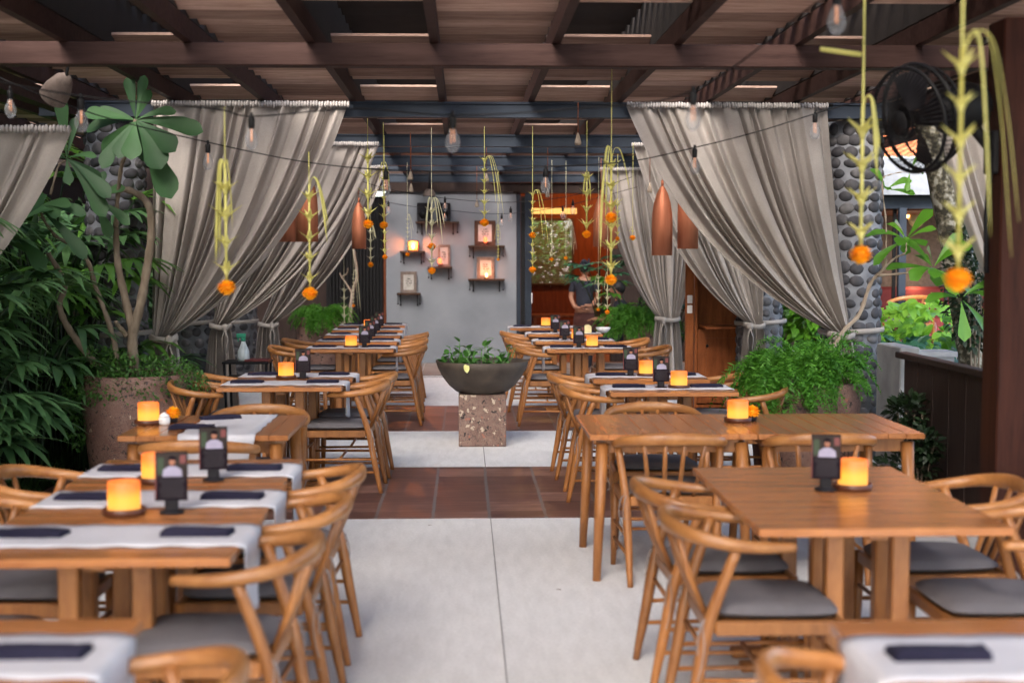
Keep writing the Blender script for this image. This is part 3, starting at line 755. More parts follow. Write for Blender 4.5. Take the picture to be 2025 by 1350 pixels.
# ------------------------------------------------------------ table things
def make_runner(L, W, hang_r, hang_l, seed):
    r = random.Random(seed); n = 60; m = 7; mb = MB(); vs = []; tot = hang_l+L+hang_r
    for i in range(n+1):
        s = i/n*tot; e = .018
        if s < hang_l: x, z, h = -L/2-e, -(hang_l-s), (hang_l-s)
        elif s > hang_l+L: x, z, h = L/2+e, -(s-hang_l-L), s-hang_l-L
        else:
            x = s-hang_l-L/2; z = 0; h = 0
        # round the corner
        q = abs(x)-(L/2-.02)
        if h == 0 and q > 0: z = -.006*(q/.038)**2
        for k in range(m+1):
            v = k/m-.5; wv = .004*sin(s*31+v*2+seed)
            ww = W*(1-.12*min(1, h/.2)); zz = z
            if h > 0: x2 = x + (.012*sin(v*9+seed)*h/.2)*(1 if x > 0 else -1); zz = z - (.06*max(0, .5-abs(v))*2*h/.25 if h > .1 else 0)
            else: x2 = x
            vs.append((x2, v*ww + (wv if abs(v) > .4 else 0), zz + .0025 + (.0015*sin(s*40+seed) if abs(v) > .4 and h == 0 else 0)))
    fs = [(a*(m+1)+b, (a+1)*(m+1)+b, (a+1)*(m+1)+b+1, a*(m+1)+b+1) for a in range(n) for b in range(m)]
    mb.add(vs, fs, 0, True); o = mb.build('table_runner', 'runner')
    md = o.modifiers.new('thickness', 'SOLIDIFY'); md.thickness = .0022; md.offset = 1
    return o
def make_napkin(seed):
    r = random.Random(seed); mb = MB(); n = 18; m = 6; L, W = .225, .085
    for layer in range(3):
        vs = []; z0 = .0025+layer*.0065
        for i in range(n+1):
            for k in range(m+1):
                u = i/n-.5; v = k/m-.5; ed = (1-abs(2*v)**4)*(1-abs(2*u)**8)
                vs.append((u*L*(1-.01*layer)+(.008*v if u > 0 else 0), v*W*(1-.03*layer), z0 + .005*ed + .003*sin(u*7+seed+layer)*(1 if abs(u) > .3 else .3)))
        fs = [(a*(m+1)+b, (a+1)*(m+1)+b, (a+1)*(m+1)+b+1, a*(m+1)+b+1) for a in range(n) for b in range(m)]
        mb.add(vs, fs, 0, True)
    o = mb.build('napkin', 'napkin'); md = o.modifiers.new('thickness', 'SOLIDIFY'); md.thickness = .005; md.offset = -.5
    return o
def make_candle():
    t = thing('candle', 'candle', 'candle')
    mb = MB(); rr = .056
    mb.lathe([(.0, .014), (rr*.97,.014),(rr,.018),(rr,.112),(rr*.97,.117),(rr*.90,.116),(rr*.84,.106),(.0,.100)], n=32, cap=False); mb.build('wax', 'wax', t)
    mb = MB(); mb.lathe([(.0,.0),(.066,0),(.073,.004),(.074,.024),(.069,.026),(.066,.012),(.0,.012)], n=32, cap=False); mb.build('dish', 'candle_dish', t)
    return t
def make_menu():
    t = thing('menu_stand', 'menu', 'menu stand')
    mb = MB(); mb.lathe([(0,0),(.042,0),(.043,.008),(.02,.012),(.014,.014)], n=20, cap=True); mb.box((0,0,.028), (.046,.03,.04), bev=.005); mb.build('base', 'dark_plastic', t)
    mb = MB(); rot = Matrix.Rotation(-.10, 3, 'X')
    mb.box((0,.006,.130), (.112,.006,.172), 0, rot=rot); f = lambda x, z, y=-.0035: Vector((0,.006,.130)) + rot @ Vector((x, y, z))
    def bx(x, z, w, h, mi, y=-.0038): mb.box(f(x, z, y), (w, .0012, h), mi, rot=rot)
    bx(0,.040,.104,.086,1); bx(-.036,.035,.022,.060,4,-.0045); bx(.040,.058,.020,.030,3,-.0044); bx(-.053,-.01,.004,.14,3)
    mb.ball(f(.004,.050,-.0052), (.011,.0015,.0145), 10, 6, 5, rot=rot); mb.ball(f(.004,.061,-.0054), (.0125,.0015,.009), 10, 6, 0, rot=rot)
    mb.add([f(-.030,-.002,-.0056), f(.038,-.002,-.0056), f(.035,.022,-.0056), f(.016,.034,-.0056), f(-.008,.034,-.0056), f(-.027,.022,-.0056)], [(0,1,2,3,4,5)], 6)
    rr_ = random.Random(2)
    for k in range(9): bx(.003, -.012-k*.0076, .090*rr_.uniform(.8,1), .0024, 2)
    mb.build('card', ['menu_card','menu_photo','menu_text','menu_red','leaf_dark','skin_photo','shirt_white'], t)
    return t
PCa, PM = Proto(make_candle()), Proto(make_menu())
runners = {}
def runner(x, y, z, rz, label, kind='side'):
    if kind not in runners:
        runners[kind] = Proto(make_runner(*{'side': (.85,.36,.20,.0,1), 'front': (.92,.38,.12,.03,2)}[kind])); tag(runners[kind].o, '', 'table runner')
    runners[kind].put((x, y, z), rz, label, 'white linen table runners')
naps = [Proto(tag(make_napkin(k), '', 'napkin')) for k in (1, 5)]
def napkin(x, y, rz, label, k=0): naps[k % 2].put((x, y, .7555), rz + R.uniform(-.05,.05), label, 'folded dark napkins')
# ------------------------------------------------------------ left and right rows
AIS, GAR = 'aisle side', 'garden side'
CW = 'oak armchair, grey cushion, '
def set_table(side, x0, y, desc, ca=True, cg=True, run=True, nap=(1, 1), candle=None, menu=None, mrot=0, rot=0, co=(0,0)):
    """side -1 left / +1 right; x0 is the aisle edge"""
    xc = x0 + side*TW/2
    PT.put((xc, y, 0), rot, 'oak table with square legs, ' + desc, 'small oak tables with square legs')
    face = pi/2 if side < 0 else -pi/2       # aisle chair faces the table
    if ca: chair(x0 + side*(.04+co[0]), y+co[1], face, CW + AIS + ' of ' + desc)
    if cg: chair(x0 + side*(TW+.03), y+co[1], -face, CW + GAR + ' of ' + desc)
    if run: runner(xc, y, .7505, pi if side > 0 else 0, 'white linen runner across ' + desc)
    for q, nm in ((0, AIS), (1, GAR)):
        if nap[q]:
            xx = x0 + side*(.16 if q == 0 else TW-.16)
            napkin(xx, y, 0, 'folded dark napkin, ' + nm + ' of ' + desc, q)
    if candle is not None: PCa.put((xc+candle[0], y+candle[1], .7505), 0, 'lit pillar candle in brown dish on ' + desc, 'lit pillar candles')
    if menu is not None: PM.put((xc+menu[0], y+menu[1], .7505), mrot, 'small photo menu card in black stand on ' + desc, 'menu card stands')
D = {}
set_table(-1, -.80, 3.18, 'the table cut off at the bottom left corner', nap=(1, 0), co=(-.01,-.15))
set_table(-1, -.70, 4.56, 'the left table just behind the bottom corner one', cg=True, co=(.06,-.13))
set_table(-1, -.70, 5.25, 'the middle of the three joined left tables', candle=(-.06,-.30), menu=(.10,-.28), mrot=.1, co=(.03,-.08))
set_table(-1, -.72, 5.95, 'the farthest of the three joined left tables', candle=(-.08,-.30), menu=(.14,-.26), mrot=.15, co=(.01,-.05))
set_table(-1, -.84, 10.04, 'the front of the two mid left tables', nap=(1,1))
set_table(-1, -.82, 10.70, 'the rear of the two mid left tables', candle=(-.06,-.27), menu=(.06,-.25))
FL = ['the front table of the far left row', 'the second table of the far left row', 'the third table of the far left row', 'the fourth table of the far left row', 'the last table of the far left row']
for k, y in enumerate((13.95, 15.1, 16.25, 17.4, 18.5)):
    set_table(-1, -.68-(.02*k), y, FL[k], ca=k < 3, cg=k < 2, candle=((0,-.05) if k in (0, 3) else None), menu=((.13,-.05) if k in (0,1,2,3) else None))
set_table(1, .90, 3.10, 'the table cut off at the bottom right corner', cg=False, nap=(1, 0), co=(.05,-.13))
set_table(1, .97, 4.95, 'the nearer polished bare table on the right', run=False, nap=(0,0), co=(.02,-.10))
set_table(1, .97, 5.64, 'the farther polished bare table on the right', run=False, nap=(0,0), candle=(.10,-.25), menu=(-.01,-.27), mrot=-.25, co=(.0,-.13))
set_table(1, .96, 9.62, 'the front of the two mid right tables', candle=(.07,-.05), menu=(-.05,-.03))
set_table(1, .935, 10.58, 'the rear of the two mid right tables', candle=(.0,-.05), menu=(-.12,-.03))
FR = ['the front table of the far right row', 'the second table of the far right row', 'the third table of the far right row', 'the last table of the far right row']
for k, y in enumerate((13.85, 15.1, 16.5, 17.9)):
    set_table(1, .79-(.0, .05, .06, .22)[k], y, FR[k], ca=k < 3, cg=k < 2, candle=((.03,-.05) if k in (0, 1, 3) else None), menu=((-.10,-.05) if k < 3 else None), nap=(1, k < 3))
# round-legged tables
PL.put((-1.31, 7.58, 0), 0, 'oak table with round legs in front of the left terrazzo planter', 'oak tables with round legs')
PL.put((1.055, 7.55, 0), 0, 'left half of the long bare table with round legs', 'oak tables with round legs')
PL.put((1.908, 7.55, 0), 0, 'right half of the long bare table with round legs', 'oak tables with round legs')
runner(-1.24, 7.58, .7505, -pi/2, 'white linen runner draped over the front edge of the round-legged left table', 'front')
napkin(at(382, 838, 7.45).x, 7.40, -.1, 'folded dark napkin nearer the front on the round-legged left table', 0)
napkin(at(435, 820, 7.8).x, 7.82, .35, 'folded dark napkin farther back on the round-legged left table', 1)
PCa.put((at(292, 820, 7.6).x, 7.62, .7505), 0, 'lit pillar candle by the small white jar near the left planter', 'lit pillar candles')
PCa.put((at(1459, 830, 7.62).x, 7.62, .7505), 0, 'lit pillar candle by an orange marigold on the long bare table', 'lit pillar candles')
chair(-1.30, 7.09, 0, CW + 'back to the camera at the round-legged left table')
chair(-1.18, 8.07, pi, CW + 'facing the camera behind the round-legged left table')
chair(1.04, 7.28, 0, CW + 'left of the two with backs to camera at the long table')
chair(1.80, 7.28, 0, CW + 'right of the two with backs to camera at the long table')
chair(1.10, 8.12, pi, CW + 'facing the camera behind left half of the long table')
PCH.put((at(1800,600,17.2).x, 17.3, .38), 2.4, 'pale oak armchair on the raised floor beyond the right pebble column', 'oak armchairs around the tables')
# jar + marigold on the round-legged left table
p = at(325, 825, 7.6)
t = thing('jar', 'small white sugar jar between candle and marigold on left table', 'jar', (p.x, 7.60, .7505))
mb = MB(); mb.lathe([(0,0),(.026,0),(.03,.01),(.03,.038),(.024,.044)], n=18); mb.build('body', 'ceramic', t)
mb = MB(); mb.lathe([(.026,.044),(.027,.05),(.012,.060),(.006,.066),(0,.067)], n=18); mb.build('lid', 'ceramic', t)
def flower_mesh(r, seed, flat=.72):
    rr = random.Random(seed); mb = MB()
    for ring in range(7):
        a0 = ring/5; n = 9+ring*2
        for k in range(n):
            a = 2*pi*(k+rr.random()*.5)/n; el = radians(84-ring*27+rr.uniform(-8,8))
            d = Vector((cos(a)*cos(el), sin(a)*cos(el), sin(el)*flat))
            mb.leaf(d*r*.45, d+Vector((0,0,.10)), r*.52, r*.62, up=(rr.uniform(-.3,.3), rr.uniform(-.3,.3), 1), droop=.05, seg=3, fold=.35)
    mb.ball((0,0,0), (r*.62, r*.62, r*.45), 10, 7); return mb
for (px, py, Y, nm) in ((342, 815, 7.7, 'orange marigold behind the small white jar on left table'), (1488, 812, 7.66, 'orange marigold beside the candle on the long bare table')):
    p = at(px, py, Y); t = thing('marigold', nm, 'flower', (p.x, Y, .7505))
    mb = MB(); mb.lathe([(0,0),(.022,0),(.026,.03),(.022,.032)], n=14); mb.build('pot', 'dark_plastic', t)
    fo = flower_mesh(.045, 3); f = fo.build('bloom', 'marigold', t); f.location = (0,0,.05)
# far right table things
p = at(1162, 640, 16.4)
t = thing('place_card', 'cream round-topped card standing among the far right tables', 'card', (p.x, 16.4, .752))
mb = MB(); n = 12; pr = [(-.045,0),(.045,0),(.045,.06)]+[(.045*cos(a), .06+.04*sin(a)) for a in [pi*k/n for k in range(1,n)]]+[(-.045,.06)]
vs = [(x,-.004,z) for x,z in pr]+[(x,.004,z) for x,z in pr]; L = len(pr)
mb.add(vs, [tuple(range(L)), tuple(range(2*L-1,L-1,-1))]+[(i,(i+1)%L,(i+1)%L+L,i+L) for i in range(L)]); mb.build('card', 'cream', t)
p = at(1192, 650, 16.6); t = thing('bowl', 'white bowl on the farther end of the right row', 'bowl', (p.x, 16.55, .752))
mb = MB(); mb.lathe([(0,0),(.04,0),(.075,.03),(.09,.06),(.085,.06),(.07,.032),(0,.008)], n=20, cap=False); mb.build('body', 'ceramic', t)
# ------------------------------------------------------------ bowl planter in the aisle
t = thing('pedestal', 'square pink terrazzo pedestal in the middle of the aisle', 'pedestal', (.155, 12.42, 0))
mb = MB(); mb.box((0,0,.225), (.41,.41,.45), bev=.008); mb.build('block', 'terrazzo', t)
t = thing('bowl_planter', 'wide dark metal bowl of leafy plants on the terrazzo pedestal', 'planter', (.155, 12.42, .45))
mb = MB(); mb.lathe([(0,.0),(.19,.0),(.23,.018),(.29,.07),(.345,.14),(.385,.215),(.408,.282),(.400,.284),(.372,.215),(.33,.15),(.0,.10)], n=48, cap=False); mb.build('body', 'bowl', t)
mb = MB(); mb.lathe([(0,.20),(.374,.222)], n=32, cap=False); mb.build('soil', 'soil', t)
rr = random.Random(11); rnd = lambda t_: max(.05, sin(pi*t_**.8)**.5)
lf = MB(); stm = MB()
for k in range(46):
    a = rr.uniform(0, 6.28); q = rr.uniform(.03, .36); b0_ = Vector((q*cos(a), q*sin(a)*.8, .215))
    hgt = rr.choice((.04,.05,.07,.09,.11,.17)); lean = Vector((cos(a)*.05+rr.uniform(-.04,.04), rr.uniform(-.03,.03), hgt)); tip = b0_+lean
    stm.tube([b0_, b0_+lean*.5+Vector((rr.uniform(-.01,.01),0,0)), tip], [.0045,.004,.003], 5)
    for z in range(rr.choice((1,2,3))):
        d = Vector((rr.uniform(-1,1), rr.uniform(-1,.6), rr.uniform(-.1,.9))); pp = b0_+lean*(1-.3*z)
        s_ = rr.uniform(.05,.085); lf.leaf(pp, d, s_, s_*.75, droop=.2, seg=5, fold=.2, shape=rnd)
for (px, hz) in ((-.21,.33),(.06,.36),(-.10,.25),(.17,.22),(-.33,.10)):
    b0_ = Vector((px, -.02, .21)); tip = b0_+Vector((rr.uniform(-.03,.03),0,hz*.72)); stm.tube([b0_, (b0_+tip)/2+Vector((.01,0,0)), tip], [.006,.005,.003], 6)
    for z in range(4):
        pp = b0_+(tip-b0_)*(1-.22*z); lf.leaf(pp, (rr.uniform(-1,1), -.4, rr.uniform(.2,1)), .08, .055, droop=.25, seg=5, shape=rnd)
lf.leaf((-.14,-.375,.285), (.1,-.35,-1), .085, .05, up=(0,-1,0), droop=0, seg=5, mi=1, shape=rnd)
lf.build('foliage', ['leaf_bowl','palm_leaf_dry'], t); stm.build('stems', 'leaf_bowl', t)
# ------------------------------------------------------------ planters
def make_planter(name, label, loc, r0=.34, r1=.41, h=.80, mat='terrazzo_fine'):
    t = thing(name, label, 'planter', loc, 0)
    mb = MB(); mb.lathe([(0,0),(r0*.97,0),(r0,.02),((r0+r1)/2*1.01,h*.5),(r1,h-.03),(r1-.015,h),(r1-.06,h),(r1-.07,h-.08),(0,h-.08)], n=48, cap=False)
    mb.build('pot', mat, t); return t
def fern_mass(mb, c, n, L, spread, seed, drop=1.0, leafL=.05, leafW=.012, per=22, bias=(0,0,0)):
    r = random.Random(seed)
    for k in range(n):
        a = r.uniform(0, 2*pi); q = spread*r.random()**.5
        p = Vector(c)+Vector((q*cos(a), q*sin(a), r.uniform(-.02,.04)))
        d = Vector((cos(a)*.7+r.uniform(-.5,.5)+bias[0], sin(a)*.7+r.uniform(-.5,.5)+bias[1], r.uniform(.4,1.5)+bias[2])).normalized()
        l = L*r.uniform(.6,1.15); dr = drop*r.uniform(.7,1.4); pts = [p]; st = l/per
        for i in range(per):
            t_ = i/per; dd = (d+Vector((0,0,-1))*dr*2.2*t_).normalized(); pts.append(pts[-1]+dd*st)
            if i > 1:
                sd = dd.cross(Vector((0,0,1)));  sd = sd.normalized() if sd.length > .01 else Vector((1,0,0))
                sz = leafL*sin(pi*min(1,.12+t_*.9))**.6
                for s_ in (-1, 1):
                    for m_ in (0, 1):
                        ld = (sd*s_+dd*.6+Vector((r.uniform(-.3,.3),r.uniform(-.3,.3),(m_-.6)*.8+r.uniform(-.3,.3)))).normalized()*sz
                        u = ld.cross(Vector((r.uniform(-1,1),r.uniform(-1,1),1))).normalized()*leafW*.5
                        o_ = pts[-1]; mb.add([o_, o_+ld*.55+u, o_+ld, o_+ld*.55-u], [(0,1,2,3)], 0, False)
def leafy_mass(mb, c, R3, n, size, seed, drop=.3, shell=.45, zmin=-9, shape=None, w=.55):
    r = random.Random(seed)
    for k in range(n):
        while True:
            v = Vector((r.uniform(-1,1), r.uniform(-1,1), r.uniform(-1,1)))
            if shell < v.length < 1: break
        # clumpiness
        if sin(v.x*7+seed)*sin(v.y*6+1.3*seed)*sin(v.z*8+seed) < -.25 and r.random() < .7: continue
        p = Vector(c)+Vector((v.x*R3[0], v.y*R3[1], v.z*R3[2]))
        if p.z < zmin: continue
        s_ = size*r.uniform(.6,1.3)
        mb.leaf(p, v+Vector((r.uniform(-.8,.8), r.uniform(-.8,.8), r.uniform(-.5,.7))), s_, s_*w, up=(r.uniform(-.6,.6), r.uniform(-.6,.6), 1), droop=drop, seg=3, shape=shape)
p1 = make_planter('terrazzo_planter', 'big pink terrazzo planter with trailing herbs and a bare-stemmed frangipani on the left', (-2.36, 10.35, 0), .34, .415, .80)
mb = MB(); leafy_mass(mb, (0,0,.80), (.44,.42,.13), 2600, .035, 3, shell=0, drop=.5); leafy_mass(mb, (-.05,-.30,.72), (.42,.14,.12), 1300, .032, 4, shell=0, drop=.6)
leafy_mass(mb, (-.42,-.12,.58), (.10,.16,.34), 1100, .032, 5, shell=0, drop=.6); leafy_mass(mb, (.40,-.15,.74), (.14,.14,.10), 500, .03, 6, shell=0, drop=.6)
leafy_mass(mb, (-.2,-.1,.93), (.2,.2,.06), 250, .04, 7, shell=0, drop=.3)
mb.build('trailing_herbs', 'leaf_small', p1)
p2 = make_planter('terrazzo_planter', 'pink terrazzo planter overflowing with bright fern on the near right', (2.42, 10.0, 0), .34, .40, .76)
mb = MB(); fern_mass(mb, (-.06,0,.82), 85, .44, .20, 1, .9, leafL=.055, bias=(-.1,-.1,.4)); fern_mass(mb, (-.22,-.18,.80), 90, .55, .12, 2, 1.4, leafL=.055, bias=(-.1,-.5,0)); fern_mass(mb, (.14,-.22,.80), 16, .34, .07, 3, 1.2, bias=(.1,-.5,0)); fern_mass(mb, (.1,-.1,.8), 40, .40, .16, 4, .6, bias=(.1,-.1,.6))
mb.build('fern', 'leaf_fern', p2)
p3 = make_planter('terrazzo_planter', 'pink terrazzo planter with a low fern at the far left', (at(632,700,19.6).x, 19.8, 0), .30, .345, .80)
mb = MB(); fern_mass(mb, (0,-.05,.80), 90, .45, .2, 5, 1.0, leafL=.06); fern_mass(mb, (.0,-.3,.78), 30, .4, .07, 6, 1.6, bias=(0,-.5,0)); mb.build('fern', 'leaf_fern', p3)
p4 = make_planter('terrazzo_planter', 'pink terrazzo planter with fern and split leaves on the far right', (at(1283,700,17.9).x+.02, 18.1, 0), .28, .33, .80)
mb = MB(); fern_mass(mb, (-.08,-.05,.82), 130, .55, .22, 7, 1.0, leafL=.06); fern_mass(mb, (-.26,-.15,.80), 50, .5, .08, 8, 1.5, bias=(-.4,-.3,0)); mb.build('fern', 'leaf_fern', p4)
# low fern at foot of things on the right
for k, (px, py, Y, s_, l) in enumerate(((1240,560,18.8,1.25,'broad bright leaves behind the far right fern planter'), (1180,520,19.8,1.3,'dark hand-shaped leaves beside the person in the doorway'), (1330,600,18.2,.9,'bluish split leaves beside the farthest right curtain bundle'))):
    c = at(px, py, Y); t = thing('leafy_plant', l, 'plant', (c.x+.05, Y, 0)); r = random.Random(40+k); mb = MB(); st = MB()
    for q in range(16):
        a = r.uniform(0, 6.28); tip = Vector((cos(a)*.28*s_, sin(a)*.28*s_, c.z-.12+r.uniform(-.25,.25)))
        st.tube(bez((0,0,.02), (0,0,tip.z*.8), tip, 6), .008, 5)
        for h in range(7):
            b_ = a+(h-3)*.38; mb.leaf(tip, (cos(b_), sin(b_), .25-.08*abs(h-3)), .20*s_, .065*s_, droop=.35, seg=4, fold=.2)
    mb.build('foliage', ['leaf_green','leaf_teal','leaf_teal'][k], t); st.build('stems', 'leaf_dark', t)
# frangipani in the left planter -------------------------------
FSH = lambda t: max(.04, (min(1, t*1.15+.03)**1.2)*(1-max(0,(t-.74)/.26)**2.4)**.5 if t < 1 else .04)
def face_leaf(mb, c, deg, L, W, depth=-.2, droop=.2, up=(.1,-.85,.5)):
    a = radians(deg); mb.leaf(c, (cos(a), depth, sin(a)), L, W, up=up, droop=droop, seg=16, fold=.28, shape=FSH)
def whorl(mb, c, n, L, W, seed, tilt=.35, axis=(0,0,1)):
    r = random.Random(seed); ax = Vector(axis).normalized(); q = ax.to_track_quat('Z','Y')
    for k in range(n):
        a = 2*pi*k/n*1.0+r.uniform(-.3,.3); el = r.uniform(-.75, .65) if k % 3 else r.uniform(.6, 1.3)
        d = q @ Vector((cos(a)*cos(el), sin(a)*cos(el), sin(el)+tilt*.3))
        mb.leaf(Vector(c)+d*.02, d, L*r.uniform(.75,1.12), W*r.uniform(.8,1.1), up=(0,-.7,.8), droop=r.uniform(.15,.5), seg=8, fold=.22,
                shape=lambda t: max(.04, (min(1, t*1.25+.02)**1.1)*(1-max(0,(t-.80)/.20)**2.2)**.5 if t < 1 else .04))
fr = thing('frangipani', 'bare branching frangipani with big leaf whorls growing in the left planter', 'plant', (-2.28, 10.30, .74))
FO = Vector((-2.28, 10.30, .74)); tr = MB()
def path(pts, r0, r1, mbx=None):
    p = catmull([at(px, py, Y)-FO for px, py, Y in pts], 6); n = len(p)
    (mbx or tr).tube(p, [r0*.85+(r1-r0)*i/(n-1)+.0025*sin(i*1.9) for i in range(n)], 9)
path([(268,745,10.3),(262,690,10.3),(262,650,10.3),(250,600,10.3),(233,520,10.28),(229,450,10.26)], .052, .028)
path([(262,660,10.3),(278,600,10.3),(292,520,10.32),(299,460,10.3),(293,405,10.3),(260,378,10.3),(228,376,10.25),(200,385,10.25)], .042, .026)
path([(229,450,10.26),(232,400,10.2),(240,330,10.1),(252,300,10.05),(268,236,10.0)], .020, .014)
path([(252,665,10.3),(235,645,10.3),(228,636,10.25)], .026, .016)
path([(210,745,10.3),(165,690,10.2),(130,640,10.15),(118,600,10.1),(128,560,10.1),(95,500,10.0)], .034, .022)
path([(236,740,10.3),(222,660,10.2),(190,570,10.1),(175,520,10.0),(150,490,10.0),(110,468,9.9)], .024, .016)
path([(110,468,9.9),(90,440,9.85),(75,408,9.8)], .014, .010)
path([(100,385,9.9),(115,330,10.0),(130,318,10.0)], .010, .009)
tr.build('trunk', 'bark', fr)
lf = MB()
wc = at(268,238,10.0)-FO
for deg, L_, W_, dp, dr in ((-5,.50,.15,-.2,.10),(-28,.40,.17,-.4,.2),(-52,.44,.19,-.5,.25),(-62,.60,.19,-.1,.15),(-88,.34,.15,-.8,.2),(-112,.32,.13,-.6,.2),(-128,.42,.12,-.4,.25),(168,.34,.12,-.3,.1),(178,.36,.11,.1,.25),(152,.30,.11,-.1,.35),(98,.30,.09,-.1,-.1),(78,.32,.08,.1,-.1),(60,.24,.08,-.2,0),(25,.30,.09,-.1,.25),(8,.42,.09,.3,.2),(-150,.34,.12,.2,.3),(-75,.30,.12,.4,.2)):
    face_leaf(lf, wc, deg, L_, W_, dp, dr)
wc = at(132,314,10.0)-FO
for deg, L_, W_, dp, dr in ((93,.42,.10,-.1,0),(80,.30,.07,.2,0),(-32,.44,.12,-.3,.2),(-48,.50,.13,-.2,.25),(140,.22,.06,-.2,.1),(20,.24,.06,-.3,.3),(-20,.28,.08,.2,.3),(165,.22,.07,.3,.2),(-75,.22,.08,-.7,.2)):
    face_leaf(lf, wc, deg, L_, W_, dp, dr)
wc = at(75,410,9.8)-FO
for deg, L_, W_, dp, dr in ((86,.26,.095,-.2,0),(120,.40,.08,-.1,-.1),(112,.28,.08,.2,0),(18,.28,.09,-.4,.25),(8,.36,.10,-.2,.3),(-8,.22,.10,-.6,.2),(-38,.50,.11,-.2,.2),(-160,.20,.12,-.5,.2),(160,.20,.09,.2,.2),(-100,.24,.10,-.2,.2)):
    face_leaf(lf, wc, deg, L_, W_, dp, dr)
wc = at(185,395,10.2)-FO
for deg, L_, W_, dp, dr in ((30,.26,.08,-.2,.2),(-20,.34,.09,-.3,.3),(70,.22,.06,.2,0),(-60,.30,.09,-.2,.2)):
    face_leaf(lf, wc, deg, L_, W_, dp, dr)
whorl(lf, at(20,455,9.6)-FO, 9, .42, .14, 9, .2, (.1,-.4,1))
lf.build('foliage', 'leaf_frangipani', fr)
# frangipani branch in the right planter
fr2 = thing('frangipani', 'slender pale frangipani branch leaning right out of the fern planter', 'plant', (2.62, 10.0, .74)); FO = Vector((2.62, 10.0, .74)); tr = MB()
path([(1640,700,10.0),(1668,655,10.0),(1700,620,10.0),(1722,560,9.95),(1748,530,9.9),(1752,505,9.9)], .021, .013)
path([(1735,545,9.9),(1790,540,9.85),(1840,532,9.8)], .010, .007)
path([(1748,530,9.9),(1770,510,9.9),(1790,500,9.85),(1792,480,9.85)], .010, .006)
path([(1752,505,9.9),(1752,440,9.9),(1745,360,9.9),(1762,345,9.9),(1800,338,9.9)], .007, .004)
tr.build('trunk', 'bark_pale', fr2); lf = MB()
whorl(lf, at(1845,530,9.8)-FO, 11, .30, .105, 12, .1, (.2,-.3,1)); whorl(lf, at(1792,475,9.85)-FO, 10, .26, .085, 13, .1, (0,-.3,1))
whorl(lf, at(1752,375,9.9)-FO, 4, .18, .07, 14, .1, (.6,-.3,.6)); whorl(lf, at(1800,338,9.9)-FO, 3, .16, .05, 15, 0, (1,-.2,.1)); whorl(lf, at(1900,590,9.7)-FO, 6, .28, .10, 17, 0, (.6,-.3,.6))
lf.build('foliage', 'leaf_green', fr2)
# driftwood branch far left
t = thing('bare_branch', 'pale bare branches standing in front of the black slatted door', 'branch', (at(695,650,21).x, 21.0, 0)); FO = Vector(t.location); tr = MB()
path([(692,700,21),(693,620,21),(698,575,21),(706,545,21),(700,500,21),(697,480,21)], .04, .022); path([(697,580,21),(684,560,21),(676,548,21),(672,540,21)], .02, .012); path([(676,548,21),(686,540,21),(688,530,21)], .012, .008)
tr.build('branch', 'bark_pale', t)
# ------------------------------------------------------------ left garden
def palm_proto(seed, n=36, h=2.0, mat='leaf_palm'):
    r = random.Random(seed); t = thing('lady_palm', 'palm', 'plant'); lf = MB(); st = MB()
    for k in range(n):
        a = r.uniform(0, 6.28); q = .45*r.random()**.5; hz = h*r.uniform(.25, 1.0); base = Vector((q*.5*cos(a), q*.5*sin(a), 0))
        tip = Vector((q*1.5*cos(a)+r.uniform(-.1,.1), q*1.5*sin(a)+r.uniform(-.1,.1), hz))
        st.tube(bez(base, (base.x, base.y, hz*.8), tip, 5), .009, 5)
        fa = Vector((cos(a), sin(a), r.uniform(-.1,.5))).normalized()
        for j in range(10):
            b_ = (j-4.5)*.33; sd = fa.cross(Vector((0,0,1))).normalized(); d = fa*cos(b_)+sd*sin(b_)+Vector((0,0,.15*cos(b_)))
            lf.leaf(tip, d, r.uniform(.34,.52), r.uniform(.07,.10), droop=r.uniform(.35,.8), seg=4, fold=.25, shape=lambda t: max(.08, min(1,.35+t*2.2)*(1-t**3)))
    lf.build('foliage', mat, t); st.build('stems', 'leaf_dark', t); return t
protos = [Proto(palm_proto(1)), Proto(palm_proto(2, 30, 1.7)), Proto(palm_proto(3, 34, 2.3, 'leaf_palm2'))]
gl = ['lady palm at the far left edge beside the joined tables', 'lady palm behind the left chairs near the camera', 'lady palm with drooping fans left of the frangipani planter', 'tall lady palm at the left edge below the canvas curtain',
      'lady palm directly behind the terrazzo planter', 'lady palm with sunlit tips between canvas and pebble column', 'lady palm deep in the left garden near the wall', 'lady palm behind the pebble column',
      'bright lady palm between the canvas curtain and the first pebble column', 'lady palm low at the left edge under the frangipani', 'lady palm beyond the second pebble column', 'lady palm in the dark corner at the far end', 'low lady palm at foot of the garden bed']
for k, (x, y, pi_, s_) in enumerate(((-3.5,8.3,0,.95),(-3.35,9.1,1,.9),(-3.15,10.1,1,.9),(-3.7,9.6,0,1.05),(-3.3,11.3,0,1.0),(-3.75,12.6,2,1.15),(-4.5,10.6,0,1.2),(-3.6,13.9,0,1.05),(-3.08,11.0,2,.92),(-3.15,9.0,1,.62),(-3.7,16,1,1.1),(-3.8,18.6,0,1.0),(-4.4,8.7,0,1.3))):
    protos[pi_].put((x, y, 0), k*1.7, gl[k], 'lady palms in the left garden', s_)
mb = MB(); mb.box((-5.6, 11, 1.35), (.2, 34, 2.9)); mb.box((-5.6, 11, 2.83), (.3, 34, .08)); tag(mb.build('dark_backing_wall', 'roof_dark'), 'dark wall added behind the left garden for its near-black depth', 'wall')  # dark backing added so the garden falls off to near black
mb = MB(); r = random.Random(9)
